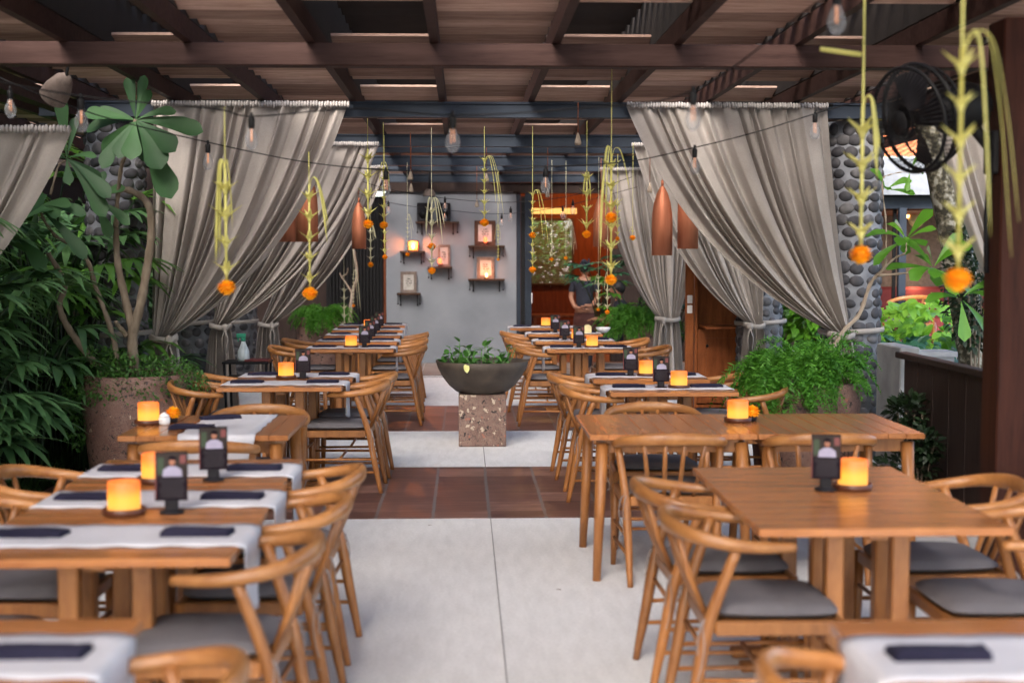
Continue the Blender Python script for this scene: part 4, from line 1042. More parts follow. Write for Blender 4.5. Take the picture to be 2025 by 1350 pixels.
for k in range(5200):
    x = -3.0-abs(r.gauss(0,.35)); y = r.uniform(5.6, 11.6); d = Vector((r.uniform(-1,1), r.uniform(-1,1), r.uniform(.7,2.4)))
    mb.leaf((x, y, -.02), d, r.uniform(.16,.48)*(1.0 if y < 10 else .7), .010, droop=r.uniform(.3,.9), seg=4, fold=.2, shape=lambda t: 1-t*.85)
tag(mb.build('grass', 'grass'), 'long dark grass along the left edge of the paving', None, kind='stuff')
# dense dark hedge closing the garden
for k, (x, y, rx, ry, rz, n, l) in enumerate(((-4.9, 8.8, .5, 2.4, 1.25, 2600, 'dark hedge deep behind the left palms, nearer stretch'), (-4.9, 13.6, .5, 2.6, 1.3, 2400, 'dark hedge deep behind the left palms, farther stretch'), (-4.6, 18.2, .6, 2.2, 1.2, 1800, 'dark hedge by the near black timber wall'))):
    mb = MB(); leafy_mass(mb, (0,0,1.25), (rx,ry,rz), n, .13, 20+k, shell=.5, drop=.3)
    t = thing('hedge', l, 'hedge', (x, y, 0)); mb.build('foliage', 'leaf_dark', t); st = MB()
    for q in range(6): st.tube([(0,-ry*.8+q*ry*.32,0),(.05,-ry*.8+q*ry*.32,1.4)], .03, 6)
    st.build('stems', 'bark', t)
# ------------------------------------------------------------ right garden
def big_leaf_shape(t): return max(.05, sin(pi*t**.7)**.7*(1+.18*sin(t*14)))
def lobed(mb, c, d, s_, r):
    for j in range(5):
        b_ = (j-2)*.62; dd = Vector(d).normalized(); sd = dd.cross(Vector((r.uniform(-.3,.3),-.6,1))).normalized(); e = dd*cos(b_)+sd*sin(b_)
        mb.leaf(c, e, s_*(1-.16*abs(j-2)), s_*.42, up=(0,-.7,1), droop=.25, seg=4, fold=.2)
r = random.Random(31)
for k, (cx, cy, Y, nx, nz, n, sz, mat, l) in enumerate(((1830,650,13.2,.42,.26,95,.17,'leaf_lime','lime green lobed vine spreading behind the dark fence'), (1800,700,12.6,.35,.12,40,.15,'leaf_teal','bluish leaves on top of the pale coping'), (1925,690,12.4,.3,.28,60,.14,'leaf_green','bright leaves beside the foot of the mottled trunk'))):
    c = at(cx, cy, Y); t = thing('vine', l, 'plant', (c.x, Y, 0)); mb = MB(); st = MB()
    for q in range(n):
        p = Vector((r.uniform(-nx*1.3,nx*1.3), r.uniform(-.4,.4), c.z+r.uniform(-nz,nz)))
        lobed(mb, p, (r.uniform(-1,1), -.4, r.uniform(-.8,.6)), sz*r.uniform(.6,1.2), r)
        if q % 6 == 0: st.tube([(p.x*.4, .1, 0), (p.x*.8, .1, p.z*.6), tuple(p)], .006, 5)
    mb.build('foliage', mat, t); st.build('stems', 'bark', t)
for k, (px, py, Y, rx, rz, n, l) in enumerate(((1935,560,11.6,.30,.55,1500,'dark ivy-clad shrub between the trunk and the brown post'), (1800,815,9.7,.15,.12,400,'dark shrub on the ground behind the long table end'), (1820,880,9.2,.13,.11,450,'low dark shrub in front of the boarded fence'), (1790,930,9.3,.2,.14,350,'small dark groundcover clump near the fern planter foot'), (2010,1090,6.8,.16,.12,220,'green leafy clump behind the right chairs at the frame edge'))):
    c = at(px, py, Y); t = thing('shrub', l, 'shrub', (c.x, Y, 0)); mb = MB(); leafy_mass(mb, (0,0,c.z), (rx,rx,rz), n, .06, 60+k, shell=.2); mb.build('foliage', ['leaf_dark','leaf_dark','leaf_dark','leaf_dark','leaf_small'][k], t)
    st = MB(); 
    for q in range(4): st.tube([(0,0,0),(.06*(q-1.5),0,c.z)], .008, 5)
    st.build('stems', 'bark', t)
# leaning mottled tree on the right
t = thing('tree', 'leaning tree with mottled bark behind the brown post on the right', 'tree', (at(1925,700,12).x, 12, 0)); FO = Vector(t.location); tr = MB()
path([(1960,1000,12),(1935,760,12),(1915,640,12),(1893,500,12),(1868,380,12),(1845,280,12),(1800,150,12),(1770,60,12)], .17, .13); path([(1868,380,12),(1890,300,12.1),(1905,200,12.2),(1915,80,12.3)], .08, .05)
tr.build('trunk', 'bark_mottled', t); mb = MB()
leafy_mass(mb, (.1,0,4.3), (1.5,1.2,.9), 2600, .14, 77, shell=.3); mb.build('crown', 'leaf_green', t)
tr = MB()
for q in range(5): tr.tube([(-.35,0,3.3),(-.35+(q-2)*.35, .2*(q-2), 4.0),(-.2+(q-2)*.6,.3*(q-2),4.6)], [.06,.04,.02], 7)
tr.build('limb', 'bark_mottled', t)
# trees and bushes beyond, seen between curtain and column and behind the window
for k, (x, y, z, rx, rz, n, s_, mat, l) in enumerate(((3.78,15.2,1.5,.32,1.3,1600,.15,'leaf_green','leafy bush between the first right curtain and pebble column'), (4.6,20.0,1.5,.9,1.4,2200,.16,'leaf_small','leafy bush behind the farthest right curtain'), (1.0,28.5,1.3,1.6,1.2,4200,.2,'leaf_small','sunlit bush outside the bar window'),
      (3.6,12.9,.6,.35,.5,900,.08,'leaf_palm2','grassy bush low behind the right pebble column'), (-6.6,19.5,4.1,1.6,1.3,2600,.18,'leaf_green','tree crown above the dark backing wall at top left'))):
    t = thing('bush' if k < 4 else 'tree', l, 'bush' if k < 4 else 'tree', (x, y, 0)); mb = MB(); leafy_mass(mb, (0,0,z), (rx,rx,rz), n, s_, 90+k, shell=.2); mb.build('crown' if k == 4 else 'foliage', mat, t)
    tr = MB(); tr.tube([(0,0,0),(.05,0,z*.5),(0,0,z)], [.1,.07,.04], 8); tr.build('trunk', 'bark', t)
mb = MB(); mb.box((0,0,1.0), (9,.2,2.0)); tag(mb.build('garden_wall', 'plaster_warm', loc=(1.5,31,0)), 'pale garden wall outside the bar window', 'wall')
# ------------------------------------------------------------ hanging things
def pendant(px, pyb, pyt, Y, wpx, label):
    b = at(px, pyb, Y); tz = at(px, pyt, Y).z; h = tz-b.z; r_ = wpx/2/F_PX*Y
    t = thing('pendant_lamp', label, 'lamp', (b.x, Y, b.z), 0, 'bottle shaped copper pendants')
    mb = MB(); mb.lathe([(r_*.94,.0),(r_,.0),(r_,h*.45),(r_*.96,h*.6),(r_*.80,h*.76),(r_*.52,h*.90),(r_*.22,h*.985),(.012,h),(0,h)], n=32, cap=False)
    mb.lathe([(r_*.94,0),(r_*.93,h*.5),(0,h*.8)], n=24, cap=False); mb.build('shade', 'copper', t)
    mb = MB(); mb.tube([(0,0,h-.005),(0,0,h+.05)], .012, 8); mb.tube([(0,0,h),(0,0,ZB-b.z+.02)], .0035, 6); mb.build('cable', 'copper', t)
    mb = MB(); mb.ball((0,0,.10), (.03,.03,.04), 10, 7); mb.build('bulb', 'cream', t)
pendant(574, 478, 315, 12.9, 48, 'copper pendant half hidden by the first left curtain')
pendant(607, 478, 340, 12.6, 44, 'copper pendant behind the marigold garland at the first left curtain')
pendant(710, 492, 400, 16.0, 28, 'small copper pendant by the inner edge of the middle left curtain')
pendant(1309, 505, 368, 12.6, 41, 'fully visible copper pendant before the middle right curtain')
pendant(1360, 492, 330, 12.6, 41, 'copper pendant at the lower edge of the first right curtain')
pendant(1188, 488, 385, 16.2, 30, 'dull copper pendant left of the two far right ones')
pendant(1208, 492, 395, 16.6, 27, 'dull copper pendant behind the long central right garland')
def garland(px, pt, pstart, pm, Y, r_, label, pale=False, strand=1, seed=0, mid=None, sz=1.0, topbend=None, white_top=0):
    """string from the ceiling, folded palm-leaf spikes from pstart down, marigold at pm"""
    top = at(px, pt, Y); s0 = at(px, pstart, Y); m_ = at(px, pm, Y); rr = random.Random(seed)
    t = thing('garland', label, 'garland', (m_.x, Y, m_.z), 0, 'palm leaf and marigold garlands'); o = Vector((m_.x, Y, m_.z))
    mat = 'palm_leaf_white' if pale else 'palm_leaf_dry'
    mb = MB(); zt_ = (top.z if seed in (3, 4) else max(top.z, ZB+.02)) - o.z
    mb.tube([(0,0,0),(0,0,zt_)], .0035*sz if seed < 3 else .0022, 5); mb.build('string', mat, t)
    mb = MB(); ztop = s0.z-o.z; z = r_*1.6; 
    while z < ztop:
        w_ = .064*sz*rr.uniform(.8,1.1)
        for q in range(4):
            a = q*pi/2+.35+rr.uniform(-.2,.2)
            mb.leaf((0,0,z), (cos(a), sin(a), .70), w_*1.0, 0.030*sz, up=(-cos(a),-sin(a),.6), droop=-.1, seg=3, fold=.5, shape=lambda t: max(.05, 1-t*.97))
        mb.tube([(0,0,z-.016*sz),(0,0,z+.006*sz),(0,0,z+.02*sz)], [.004*sz,.011*sz,.005*sz], 6)
        z += .085*sz
    mb.tube([(0,0,r_*.6),(0,0,ztop)], .0048*sz, 6); mb.build('leaf_spikes', mat, t)
    mb = MB()
    for (cnt, sd, spread, ln0) in strand:
        for q in range(cnt):
            ln = ln0*rr.uniform(.6,1.05); wd = spread*sd*rr.uniform(.45,1.0)
            pts = catmull([(0,0,ztop-.05),(wd*.15,0,ztop+.03),(wd*.45,-.01,ztop+.025),(wd*.75,.01,ztop-ln*.35),(wd,.02,ztop-ln)], 5)
            mb.tube(pts, [(.004*sz,.0012)]*(len(pts)-2)+[(.002,.001),(.0005,.0005)], 4)
    mb.build('leaf_streamers', mat, t)
    for k, zz in enumerate([0]+([at(px, mid, Y).z-o.z] if mid else [])):
        f = flower_mesh(r_*1.05, seed+k, .62).build('marigold', 'marigold', t); f.location = (0,0,zz)
    if topbend:
        a, b_ = at(*topbend[0], Y)-o, at(*topbend[1], Y)-o
        mb = MB(); mb.tube([a, b_], .007*sz, 5); mb.build('tied_leaf', mat, t)
gs = [(1702,105,210,503,5.4,.046,'large blurred garland in front of the right pebble column',False,[(3, 1, 0.1, 0.28)],1,None,1.5,((1622,97),(1703,108))),
(1894,0,95,552,3.75,.040,'nearest and most blurred garland in front of the fan',False,[(4, 1, 0.17, 0.55)],2,None,1.15,None),
(448,212,335,568,6.6,.045,'garland with many drooping streamers before the first left curtain',False,[(4, -1, 0.07, 0.45), (1, 1, 0.03, 0.3)],3,None,1.45,None),
(613,300,365,580,7.8,.045,'garland before the two left copper pendants',False,[(3, 1, 0.13, 0.36)],4,None,1.3,None),
(728,240,295,443,11.5,.046,'thick yellow garland at the inner edge of the middle left curtain',False,[],5,None,1.7,None),
(759,265,330,445,11.9,.040,'thin garland with looped streamer just right of the thick yellow one',False,[(1, -1, 0.06, 0.15), (2, 1, 0.06, 0.2)],6,None,.9,None),
(761,300,450,508,13.2,.028,'short garland hanging below the paired left garlands',False,[],7,None,1.0,None),
(733,300,450,523,15.4,.036,'whitish feathery garland near the small left copper pendant',True,[(3, 1, 0.06, 0.18)],8,None,1.1,None),
(806,400,430,503,17.0,.030,'plain string garland before the leftmost glowing lantern shelf',True,[(2, 1, 0.1, 0.26)],9,None,.6,None),
(854,345,400,535,12.4,.038,'pale garland with two marigolds before the grey wall',True,[(3, 1, 0.12, 0.35), (3, -1, 0.08, 0.3)],10,487,1.3,None),
(958,250,318,440,12.6,.044,'yellow garland hanging at the centre above the bowl planter',False,[(4, 1, 0.17, 0.45)],11,None,1.1,None),
(1053,345,385,533,12.2,.034,'garland with two marigolds before the steel door frame',False,[(3, 1, 0.14, 0.42)],12,465,.85,None),
(1091,420,445,513,16.5,.028,'stubby whitish garland before the bar window',True,[],13,None,1.25,None),
(1119,405,440,510,16.6,.028,'thin whitish garland right beside the stubby one',True,[(4, 1, 0.14, 0.36)],14,None,.8,None),
(1160,240,350,463,12.4,.042,'green tinged garland left of the far right copper pendants',False,[(2, 1, 0.05, 0.2), (2, -1, 0.05, 0.2)],15,None,1.6,None),
(1208,240,305,553,8.4,.040,'long central right garland with two marigolds',False,[(3, -1, 0.07, 0.6), (1, 1, 0.15, 0.22)],16,430,1.4,None),
(1221,330,395,472,15.5,.030,'small garland partly behind the long central right one',False,[],17,None,.9,None),
(1251,330,455,470,14.0,.034,'marigold on a short stalk before the middle right curtain',False,[(1, -1, 0.05, 0.02)],18,None,.6,None),
(985,430,450,513,18.5,.024,'faint thin garland before the right pair of wall shelves',False,[(1, 1, 0.06, 0.2), (1, -1, 0.06, 0.2)],19,None,.5,None),
(681,430,575,650,18.5,.026,'white garland hanging low before the black slatted door',True,[],20,None,1.3,None),
(699,400,540,604,19.0,.026,'thin garland among the bare branches at far left',True,[(3, 1, 0.1, 0.5)],21,None,.6,None),
(1183,430,548,612,16.0,.024,'left one of two low garlands beside the person in the doorway',True,[(1, -1, 0.04, 0.1)],22,None,.9,None),
(1201,430,545,617,15.0,.030,'right one of two low garlands beside the person in the doorway',True,[(2, -1, 0.04, 0.15)],23,None,1.0,None)]
for a in gs: garland(a[0], a[1], a[2], a[3], a[4], a[5], a[6], a[7], a[8], a[9], a[10], a[11], a[12])
# ------------------------------------------------------------ string lights
def make_bulb():
    t = thing('light_bulb', 'bulb', 'light bulb')
    mb = MB(); mb.lathe([(0,0),(.012,0),(.015,-.01),(.014,-.045),(.010,-.05)], n=14); mb.tube([(0,0,-.005),(0,0,.02)], .007, 6); mb.build('socket', 'black', t)
    mb = MB(); mb.lathe([(.011,-.047),(.015,-.058),(.026,-.083),(.029,-.103),(.024,-.125),(.012,-.139),(0,-.142)], n=18, cap=False); mb.build('glass', 'glass', t)
    mb = MB(); mb.tube([(-.005,0,-.05),(-.007,0,-.10),(.007,0,-.105),(.005,0,-.05)], .0014, 5); mb.build('filament', 'filament', t); return t
PB = Proto(make_bulb())
def strand(pts, label, bulbs, rad=.0035):
    P_ = [at(*p) for p in pts]; o = P_[0].copy(); c = catmull([p-o for p in P_], 8)
    mb = MB(); mb.tube(c, rad, 5); ob = mb.build('light_string', 'black', loc=o); tag(ob, label, 'cord', 'string light cords')
    for (px, py, Y, l) in bulbs:
        PB.put(at(px, py, Y), R.uniform(0, 3), l, 'unlit string light bulbs')
strand([(-60,150,6.0),(160,190,6.1),(420,215,6.2),(500,230,6.3),(700,215,6.0),(895,228,5.6),(1130,215,5.5),(1370,180,5.2),(1640,-10,4.6),(1800,-80,4.3)], 'near sagging light cord across the top from left to right', 
  [(160,195,6.1,'unlit bulb by the left frangipani whorl'), (497,232,6.3,'unlit bulb before the top of the first left curtain'), (895,230,5.6,'unlit bulb hanging at centre below the steel beam'), (1371,182,5.2,'blurred bulb at the top of the first right curtain'), (1655,-20,4.5,'blurred bulb at the very top right')])
strand([(-40,130,7.4),(25,165,7.3),(200,230,7.5),(413,282,7.9),(600,320,8.0),(763,336,8.0),(950,340,8.1),(1080,330,8.2),(1240,320,8.0),(1374,292,7.9),(1500,260,7.8),(1612,225,7.8),(1700,200,7.8)], 'thin light cord sagging across both first curtains',
  [(20,178,7.3,'unlit bulb at the top left edge by the canvas curtain'), (411,285,7.9,'unlit bulb against the pale outer fold of the first left curtain'), (763,338,8.0,'unlit bulb between the left garlands'), (1079,334,8.2,'unlit bulb right of centre under the steel beams'), (1374,294,7.9,'small unlit bulb halfway down the first right curtain'), (1612,225,7.8,'unlit bulb at outer top corner of the first right curtain')])
strand([(650,335,15),(760,372,15.2),(880,392,15.4),(1010,400,15.5),(1140,385,15.3),(1250,350,15)], 'upper far light cord before the grey wall', [(880,392,15.4,'topmost bulb of three at centre left before the grey wall'), (1010,412,15.5,'unlit bulb before the right end of grey wall'), (1133,398,15.3,'unlit bulb before the upper doorway')])
strand([(640,360,17),(768,400,17.2),(880,415,17.4),(992,423,17.5),(1113,408,17.4),(1260,370,17)], 'lower far light cord before the grey wall', [(879,414,17.4,'middle bulb of three at centre left before the grey wall'), (992,425,17.5,'lowest bulb before the right end of grey wall'), (1113,410,17.4,'faint bulb before the upper doorway'), (768,400,17.2,'small bulb beside the paired left garlands')])
# ceiling drop sockets (unlit, pinkish)
for (px, py, Y, l) in ((812,350,13.2,'slim hanging socket left of centre under the beams'), (813,375,15.0,'slim hanging socket just under the other left of centre'), (1143,280,10.6,'slim hanging socket right of centre near the steel beam'), (1083,385,14.8,'slim pear bulb before the dark band over the doorway'), (1285,375,13.4,'dark slim socket against the middle right curtain'), (962,355,14.5,'slim socket close behind the centre garland'), (943,405,17.8,'slim dim socket beside the centre garland')):
    b = at(px, py, Y); t = thing('hanging_socket', l, 'socket', b, 0, 'slim hanging sockets')
    mb = MB(); mb.tube([(0,0,.03),(0,0,ZB+.05-b.z)], .0035, 5); mb.build('cable', 'dark_wood', t)
    mb = MB(); mb.lathe([(0,-.03),(.022,-.028),(.026,-.01),(.016,.03),(.007,.06),(0,.07)], n=14, cap=False); mb.build('socket', 'bark_pale', t)
# ------------------------------------------------------------ fan on the right
fc = at(1797, 238, 6.35); t = thing('wall_fan', 'black caged fan on a bracket beside the brown post', 'fan', fc)
ax = Vector((-.90,-.36,-.22)).normalized(); q = ax.to_track_quat('Z','Y').to_matrix()
mb = MB()
def ringp(r_, z, n=40): return [q @ Vector((r_*cos(2*pi*k/n), r_*sin(2*pi*k/n), z)) for k in range(n+1)]
for r_, z, w_ in ((.235,.0,.009),(.24,-.06,.011),(.22,-.12,.006),(.08,.045,.006)): mb.tube(ringp(r_, z), w_, 6, cap=False)
for k in range(64):
    a = 2*pi*k/64; d = lambda r_, z: q @ Vector((r_*cos(a), r_*sin(a), z))
    mb.tube([d(.04,.055), d(.16,.04), d(.235,0), d(.24,-.06), d(.21,-.13), d(.10,-.16)], .0022, 4)
mb.lathe([(0,.06),(.05,.058),(.06,.045),(0,.045)], n=20, rot=q, cap=False); mb.build('cage', 'black', t)
mb = MB()
for k in range(4):
    a0 = k*pi/2; vs = []
    for i in range(9):
        for j in range(6):
            rr_ = .04+.17*j/5; a = a0+(i/8-.5)*(1.15-.3*j/5); vs.append(q @ Vector((rr_*cos(a), rr_*sin(a), -.05+.05*(i/8-.5))))
    mb.add(vs, [(i*6+j,(i+1)*6+j,(i+1)*6+j+1,i*6+j+1) for i in range(8) for j in range(5)], 0, True)
b_ = mb.build('blade', 'dark_plastic', t)
mb = MB(); mb.lathe([(0,-.42),(.09,-.41),(.115,-.34),(.115,-.22),(.06,-.16),(.03,-.05),(0,-.05)], n=24, rot=q, cap=False); mb.build('motor', 'black', t)
mb = MB(); pe = Vector((2.44, 6.5, 2.12))-fc; m0 = q @ Vector((0,0,-.30))
mb.tube([m0, (m0+pe)/2+Vector((0,0,-.01)), pe], .028, 8); mb.box(pe+Vector((-.01,0,0)), (.05,.12,.20), bev=.01); mb.tube([pe+Vector((-.03,-.04,-.02)), pe+Vector((-.05,-.04,-.3)), pe+Vector((-.04,-.03,-.55))], .012, 6); mb.build('bracket', 'black', t)
# white spotlight at top left
p = at(118, 172, 8.6); t = thing('spotlight', 'pale conical spotlight under the roof at top left', 'lamp', p)
rot = Euler((.5, .75, 0)).to_matrix(); mb = MB(); mb.lathe([(.085,-.09),(.08,-.02),(.055,.06),(.03,.09),(0,.09)], n=24, rot=rot, cap=False); mb.build('shade', 'frame_grey', t)
mb = MB(); mb.lathe([(0,-.085),(.08,-.087)], n=20, rot=rot, cap=False); mb.build('lens', 'ceramic', t); mb = MB(); mb.tube([rot @ Vector((0,0,.08)), (.06,0,.16), (.05,0,ZR-p.z)], .010, 6); mb.build('arm', 'black', t)
p = at(849, 388, 19.6); t = thing('ceiling_lamp', 'small domed lamp under the far beam above the wall shelves', 'lamp', p)
mb = MB(); mb.lathe([(.085,0),(.08,.05),(.05,.09),(0,.10)], n=20, cap=False); mb.build('shade', 'frame_grey', t); mb = MB(); mb.tube([(0,0,.09),(0,0,ZB-p.z+.3)], .01, 6); mb.build('stem', 'black', t)
# ------------------------------------------------------------ wall shelves on the grey wall
YS = YW-.10
def shelf(x0, x1, y, label):
    a, b_ = at(x0, y, YS), at(x1, y, YS); c = (a+b_)/2; wd = b_.x-a.x
    t = thing('wall_shelf', label, 'shelf', (c.x, YS, c.z), 0, 'small wall shelves')
    mb = MB(); mb.box((0,0,0), (wd,.18,.028), bev=.003); mb.build('board', 'frame_dark', t)
    for s_ in (-.36, .36):
        mb = MB(); mb.tube([(s_*wd,.08,-.014),(s_*wd,.08,-.16)], .008, 6); mb.tube([(s_*wd,.08,-.14),(s_*wd,-.07,-.018)], .007, 6); mb.ball((s_*wd,.07,-.17), .014, 8, 6); mb.build('bracket', 'black', t)
    mb = MB()
    for s_ in (-.46, .46): mb.tube([(s_*wd,-.05,-.01),(s_*wd,-.05,-.14)], .004, 5); mb.ball((s_*wd,-.05,-.15), .014, 8, 6)
    mb.build('hook', 'black', t); return c
def frame(x0, x1, y0, y1, zsh, label, mat, pic=1, depth=.02, sk=0):
    a, b_ = at(x0, y1, YS+.05), at(x1, y0, YS+.05); wd, hg = b_.x-a.x, b_.z-a.z; c = ((a+b_)/2); z0 = zsh+.015
    t = thing('picture_frame', label, 'picture frame', (c.x, YS+.05, z0)); f = wd*.18
    mb = MB()
    for x in (-wd/2+f/2, wd/2-f/2): mb.box((x,0,hg/2), (f,depth,hg), bev=.003)
    for z in (f/2, hg-f/2): mb.box((0,.0,z), (wd-2*f,depth*.98,f))
    mb.build('frame', mat, t); mb = MB(); mb.box((0,.004,hg/2), (wd-2*f,.006,hg-2*f), 0)
    rr_ = random.Random(sk)
    for k in range(3):
        x = (k-1)*wd*.09; mb.tube([(x,-.001,hg*.30),(x+.01,-.001,hg*.5),(x+.004,-.001,hg*.68)], .0018, 4, 1)
        for z in range(3): mb.leaf((x+.005,-.002,hg*(.42+.1*z)), (rr_.choice((-1,1)),0,.8), .035, .012, up=(0,-1,0), droop=0, seg=2, mi=1)
    mb.build('print', ['paper','ink'], t)
def small_lamp(px, z, label, mat, kind):
    p = at(px, 500, YS-.03); t = thing(kind, label, 'lamp', (p.x, YS-.04, z+.015))
    if kind == 'shelf_lamp':
        mb = MB(); mb.lathe([(0,0),(.03,0),(.03,.012),(.008,.02),(.008,.05)], n=12); mb.build('base', 'frame_dark', t)
        mb = MB(); mb.ball((0,0,.085), (.036,.036,.046), 12, 8); mb.build('bulb', mat, t)
    else:
        mb = MB(); mb.lathe([(0,0),(.034,0),(.034,.02),(.028,.022),(0,.02)], n=14); mb.build('holder', 'frame_dark', t)
        mb = MB(); mb.ball((0,0,.055), (.02,.02,.036), 10, 7); mb.build('flame', mat, t)
    l = bpy.data.lights.new('shelf_light', 'POINT'); l.energy = (1.1 if 'red' in mat else 2.2)*EK*2; l.color = (1,.27,.06) if 'red' not in mat else (1,.12,.04); l.shadow_soft_size = .04
    o = bpy.data.objects.new('shelf_light', l); C.objects.link(o); o.parent = t; o.location = (0,-.05,.10)
A = shelf(791, 840, 498, 'leftmost shelf, holding the glowing orange lantern')
B = shelf(846, 894, 529, 'shelf with red lamp and empty frame, between the two left shelves')
Cc = shelf(785, 832, 581, 'lowest left shelf with the grey framed leaf print')
Dd = shelf(926, 998, 487, 'upper right shelf with dark framed print')
E = shelf(926, 998, 553, 'lower right shelf with pale framed print')
Ff = shelf(822, 908, 440, 'high shelf carrying two black speakers')
frame(938, 980, 437, 486, Dd.z, 'dark framed botanical print lit by a red lamp, upper right shelf', 'frame_dark', sk=1)
frame(943, 978, 509, 552, E.z, 'grey framed botanical print lit by a candle, lower right shelf', 'frame_grey', sk=2)
frame(792, 824, 538, 580, Cc.z, 'unlit grey framed leaf print on the lowest left shelf', 'frame_grey', sk=3)
frame(866, 890, 485, 528, B.z, 'plain framed print behind the red lamp', 'frame_grey', sk=4)
small_lamp(960, Dd.z, 'small red glowing bulb before the dark framed print', 'glow_red', 'shelf_lamp')
small_lamp(962, E.z, 'small candle flame before the grey framed print', 'glow_flame', 'shelf_candle')
small_lamp(870, B.z, 'small red glowing bulb on the middle left shelf', 'glow_red', 'shelf_lamp')
p = at(817, 488, YS); t = thing('lantern', 'square dark framed lantern glowing orange on the leftmost shelf', 'lantern', (p.x, YS-.02, A.z+.015))
mb = MB()
for x in (-.075,.075):
    for y in (-.05,.05): mb.box((x,y,.075), (.014,.014,.15))
mb.box((0,0,.005), (.164,.114,.012)); mb.box((0,0,.150), (.164,.114,.012)); mb.build('frame', 'frame_dark', t)
mb = MB(); mb.box((0,.03,.075), (.13,.006,.13)); mb.build('back_panel', 'glow_orange_soft' if 'glow_orange_soft' in M else 'cream', t)
mb = MB(); mb.ball((0,0,.06), (.026,.026,.038), 10, 7); mb.build('flame', 'glow_flame', t)
l = bpy.data.lights.new('lantern_light', 'POINT'); l.energy = 16*EK*2; l.color = (1,.22,.03); l.shadow_soft_size = .04; o = bpy.data.objects.new('lantern_light', l); C.objects.link(o); o.parent = t; o.location = (0,-.02,.11)
for k, px in enumerate((838, 878)):
    p = at(px, 420, YS); t = thing('speaker', ['left black speaker on the high shelf', 'right black speaker on the high shelf'][k], 'speaker', (p.x, YS, Ff.z+.015))
    mb = MB(); mb.box((0,0,.14), (.20,.15,.28), bev=.01); mb.build('body', 'dark_plastic', t); mb = MB(); mb.lathe([(0,0),(.065,0),(.07,.006),(0,.012)], c=(0,-.076,.11), n=18, rot=Matrix.Rotation(pi/2,3,'X'), cap=False); mb.build('cone', 'black', t)
# ------------------------------------------------------------ wooden cabinet
cx0, cx1 = at(1372,600,14.95).x, at(1530,600,14.95).x
t = thing('cabinet', 'tall open reddish wooden cabinet with fold-down shelf behind the right curtain', 'cabinet', ((cx0+cx1)/2, 15.1, 0)); wd = cx1-cx0; H_ = 2.05
mb = MB()
for s_ in (-1, 1): mb.box((s_*(wd/2-.015), 0, H_/2), (.03,.42,H_))
mb.box((0,0,H_+.012), (wd+.04,.46,.03)); mb.box((0,0,.06), (wd-.062,.41,.03)); mb.box((0,.2,H_/2), (wd-.062,.02,H_-.01)); mb.build('carcass', 'cabinet_wood', t)
mb = MB(); mb.box((-wd/2-.055,-.205,H_/2), (.09,.03,H_-.02), bev=.004)
for z in (.35,.62,.9): mb.box((-wd/2-.055,-.223,z), (.07,.008,.02))
mb.build('side_post', 'cabinet_wood', t)
mb = MB(); mb.box((.02,-.28,.90), (wd-.10,.42,.03), bev=.004); mb.build('fold_shelf', 'cabinet_wood', t)
mb = MB(); mb.box((0,-.19,.48), (wd-.07,.02,.78), bev=.004); mb.box((.0,-.203,.48), (wd-.25,.01,.6)); d_ = mb.build('door', 'cabinet_wood', t)
mb = MB(); mb.ball((-wd*.34,-.215,.70), .016, 8, 6); mb.build('knob', 'black', d_)
for k, z in enumerate((1.085, 1.19)):
    mb = MB(); mb.box((0,0,0), (.055,.012,.085), bev=.004); mb.box((0,-.008,.01), (.02,.008,.03)); tag(mb.build('light_switch', ['ceramic']*1, loc=((cx0+cx1)/2-wd/2-.055, 15.1-.228, z)), ['lower white switch plate on the cabinet post', 'upper white switch plate on the cabinet post'][k], 'switch')
# ------------------------------------------------------------ tray stand with spray bottle (left)
p = at(490, 715, 13.1); t = thing('tray_stand', 'black folding tray stand with a red edged tray by the left curtains', 'tray stand', (p.x, 13.1, 0)); zt_ = p.z
mb = MB(); mb.box((0,0,zt_), (.42,.34,.02), bev=.004); mb.build('tray', 'black', t)
mb = MB(); mb.box((.1,-.05,zt_+.02), (.22,.2,.02), bev=.004); mb.build('tray_liner', 'menu_red', t)
mb = MB(); mb.box((0,0,zt_-.14), (.36,.28,.02)); mb.build('lower_shelf', 'black', t)
for sx in (-1, 1):
    for sy in (-1, 1): mb = MB(); mb.tube([(sx*.19,sy*.15,zt_),(sx*.17,sy*.15,0)], .012, 7); mb.build('leg', 'black', t)
p = at(480, 705, 13.0); t = thing('spray_bottle', 'white spray bottle with green trigger on the black tray', 'bottle', (p.x, 13.05, zt_+.012))
mb = MB(); mb.lathe([(0,0),(.05,0),(.055,.02),(.052,.09),(.022,.16),(.018,.18),(0,.18)], n=20, cap=False); mb.build('body', 'bottle_white', t)
mb = MB(); mb.lathe([(0,.18),(.022,.18),(.022,.20),(.014,.215),(0,.215)], n=14, cap=False); mb.box((-.02,0,.23), (.085,.028,.04), bev=.006); mb.box((-.045,0,.20), (.012,.02,.05)); mb.build('trigger', 'bottle_green', t)
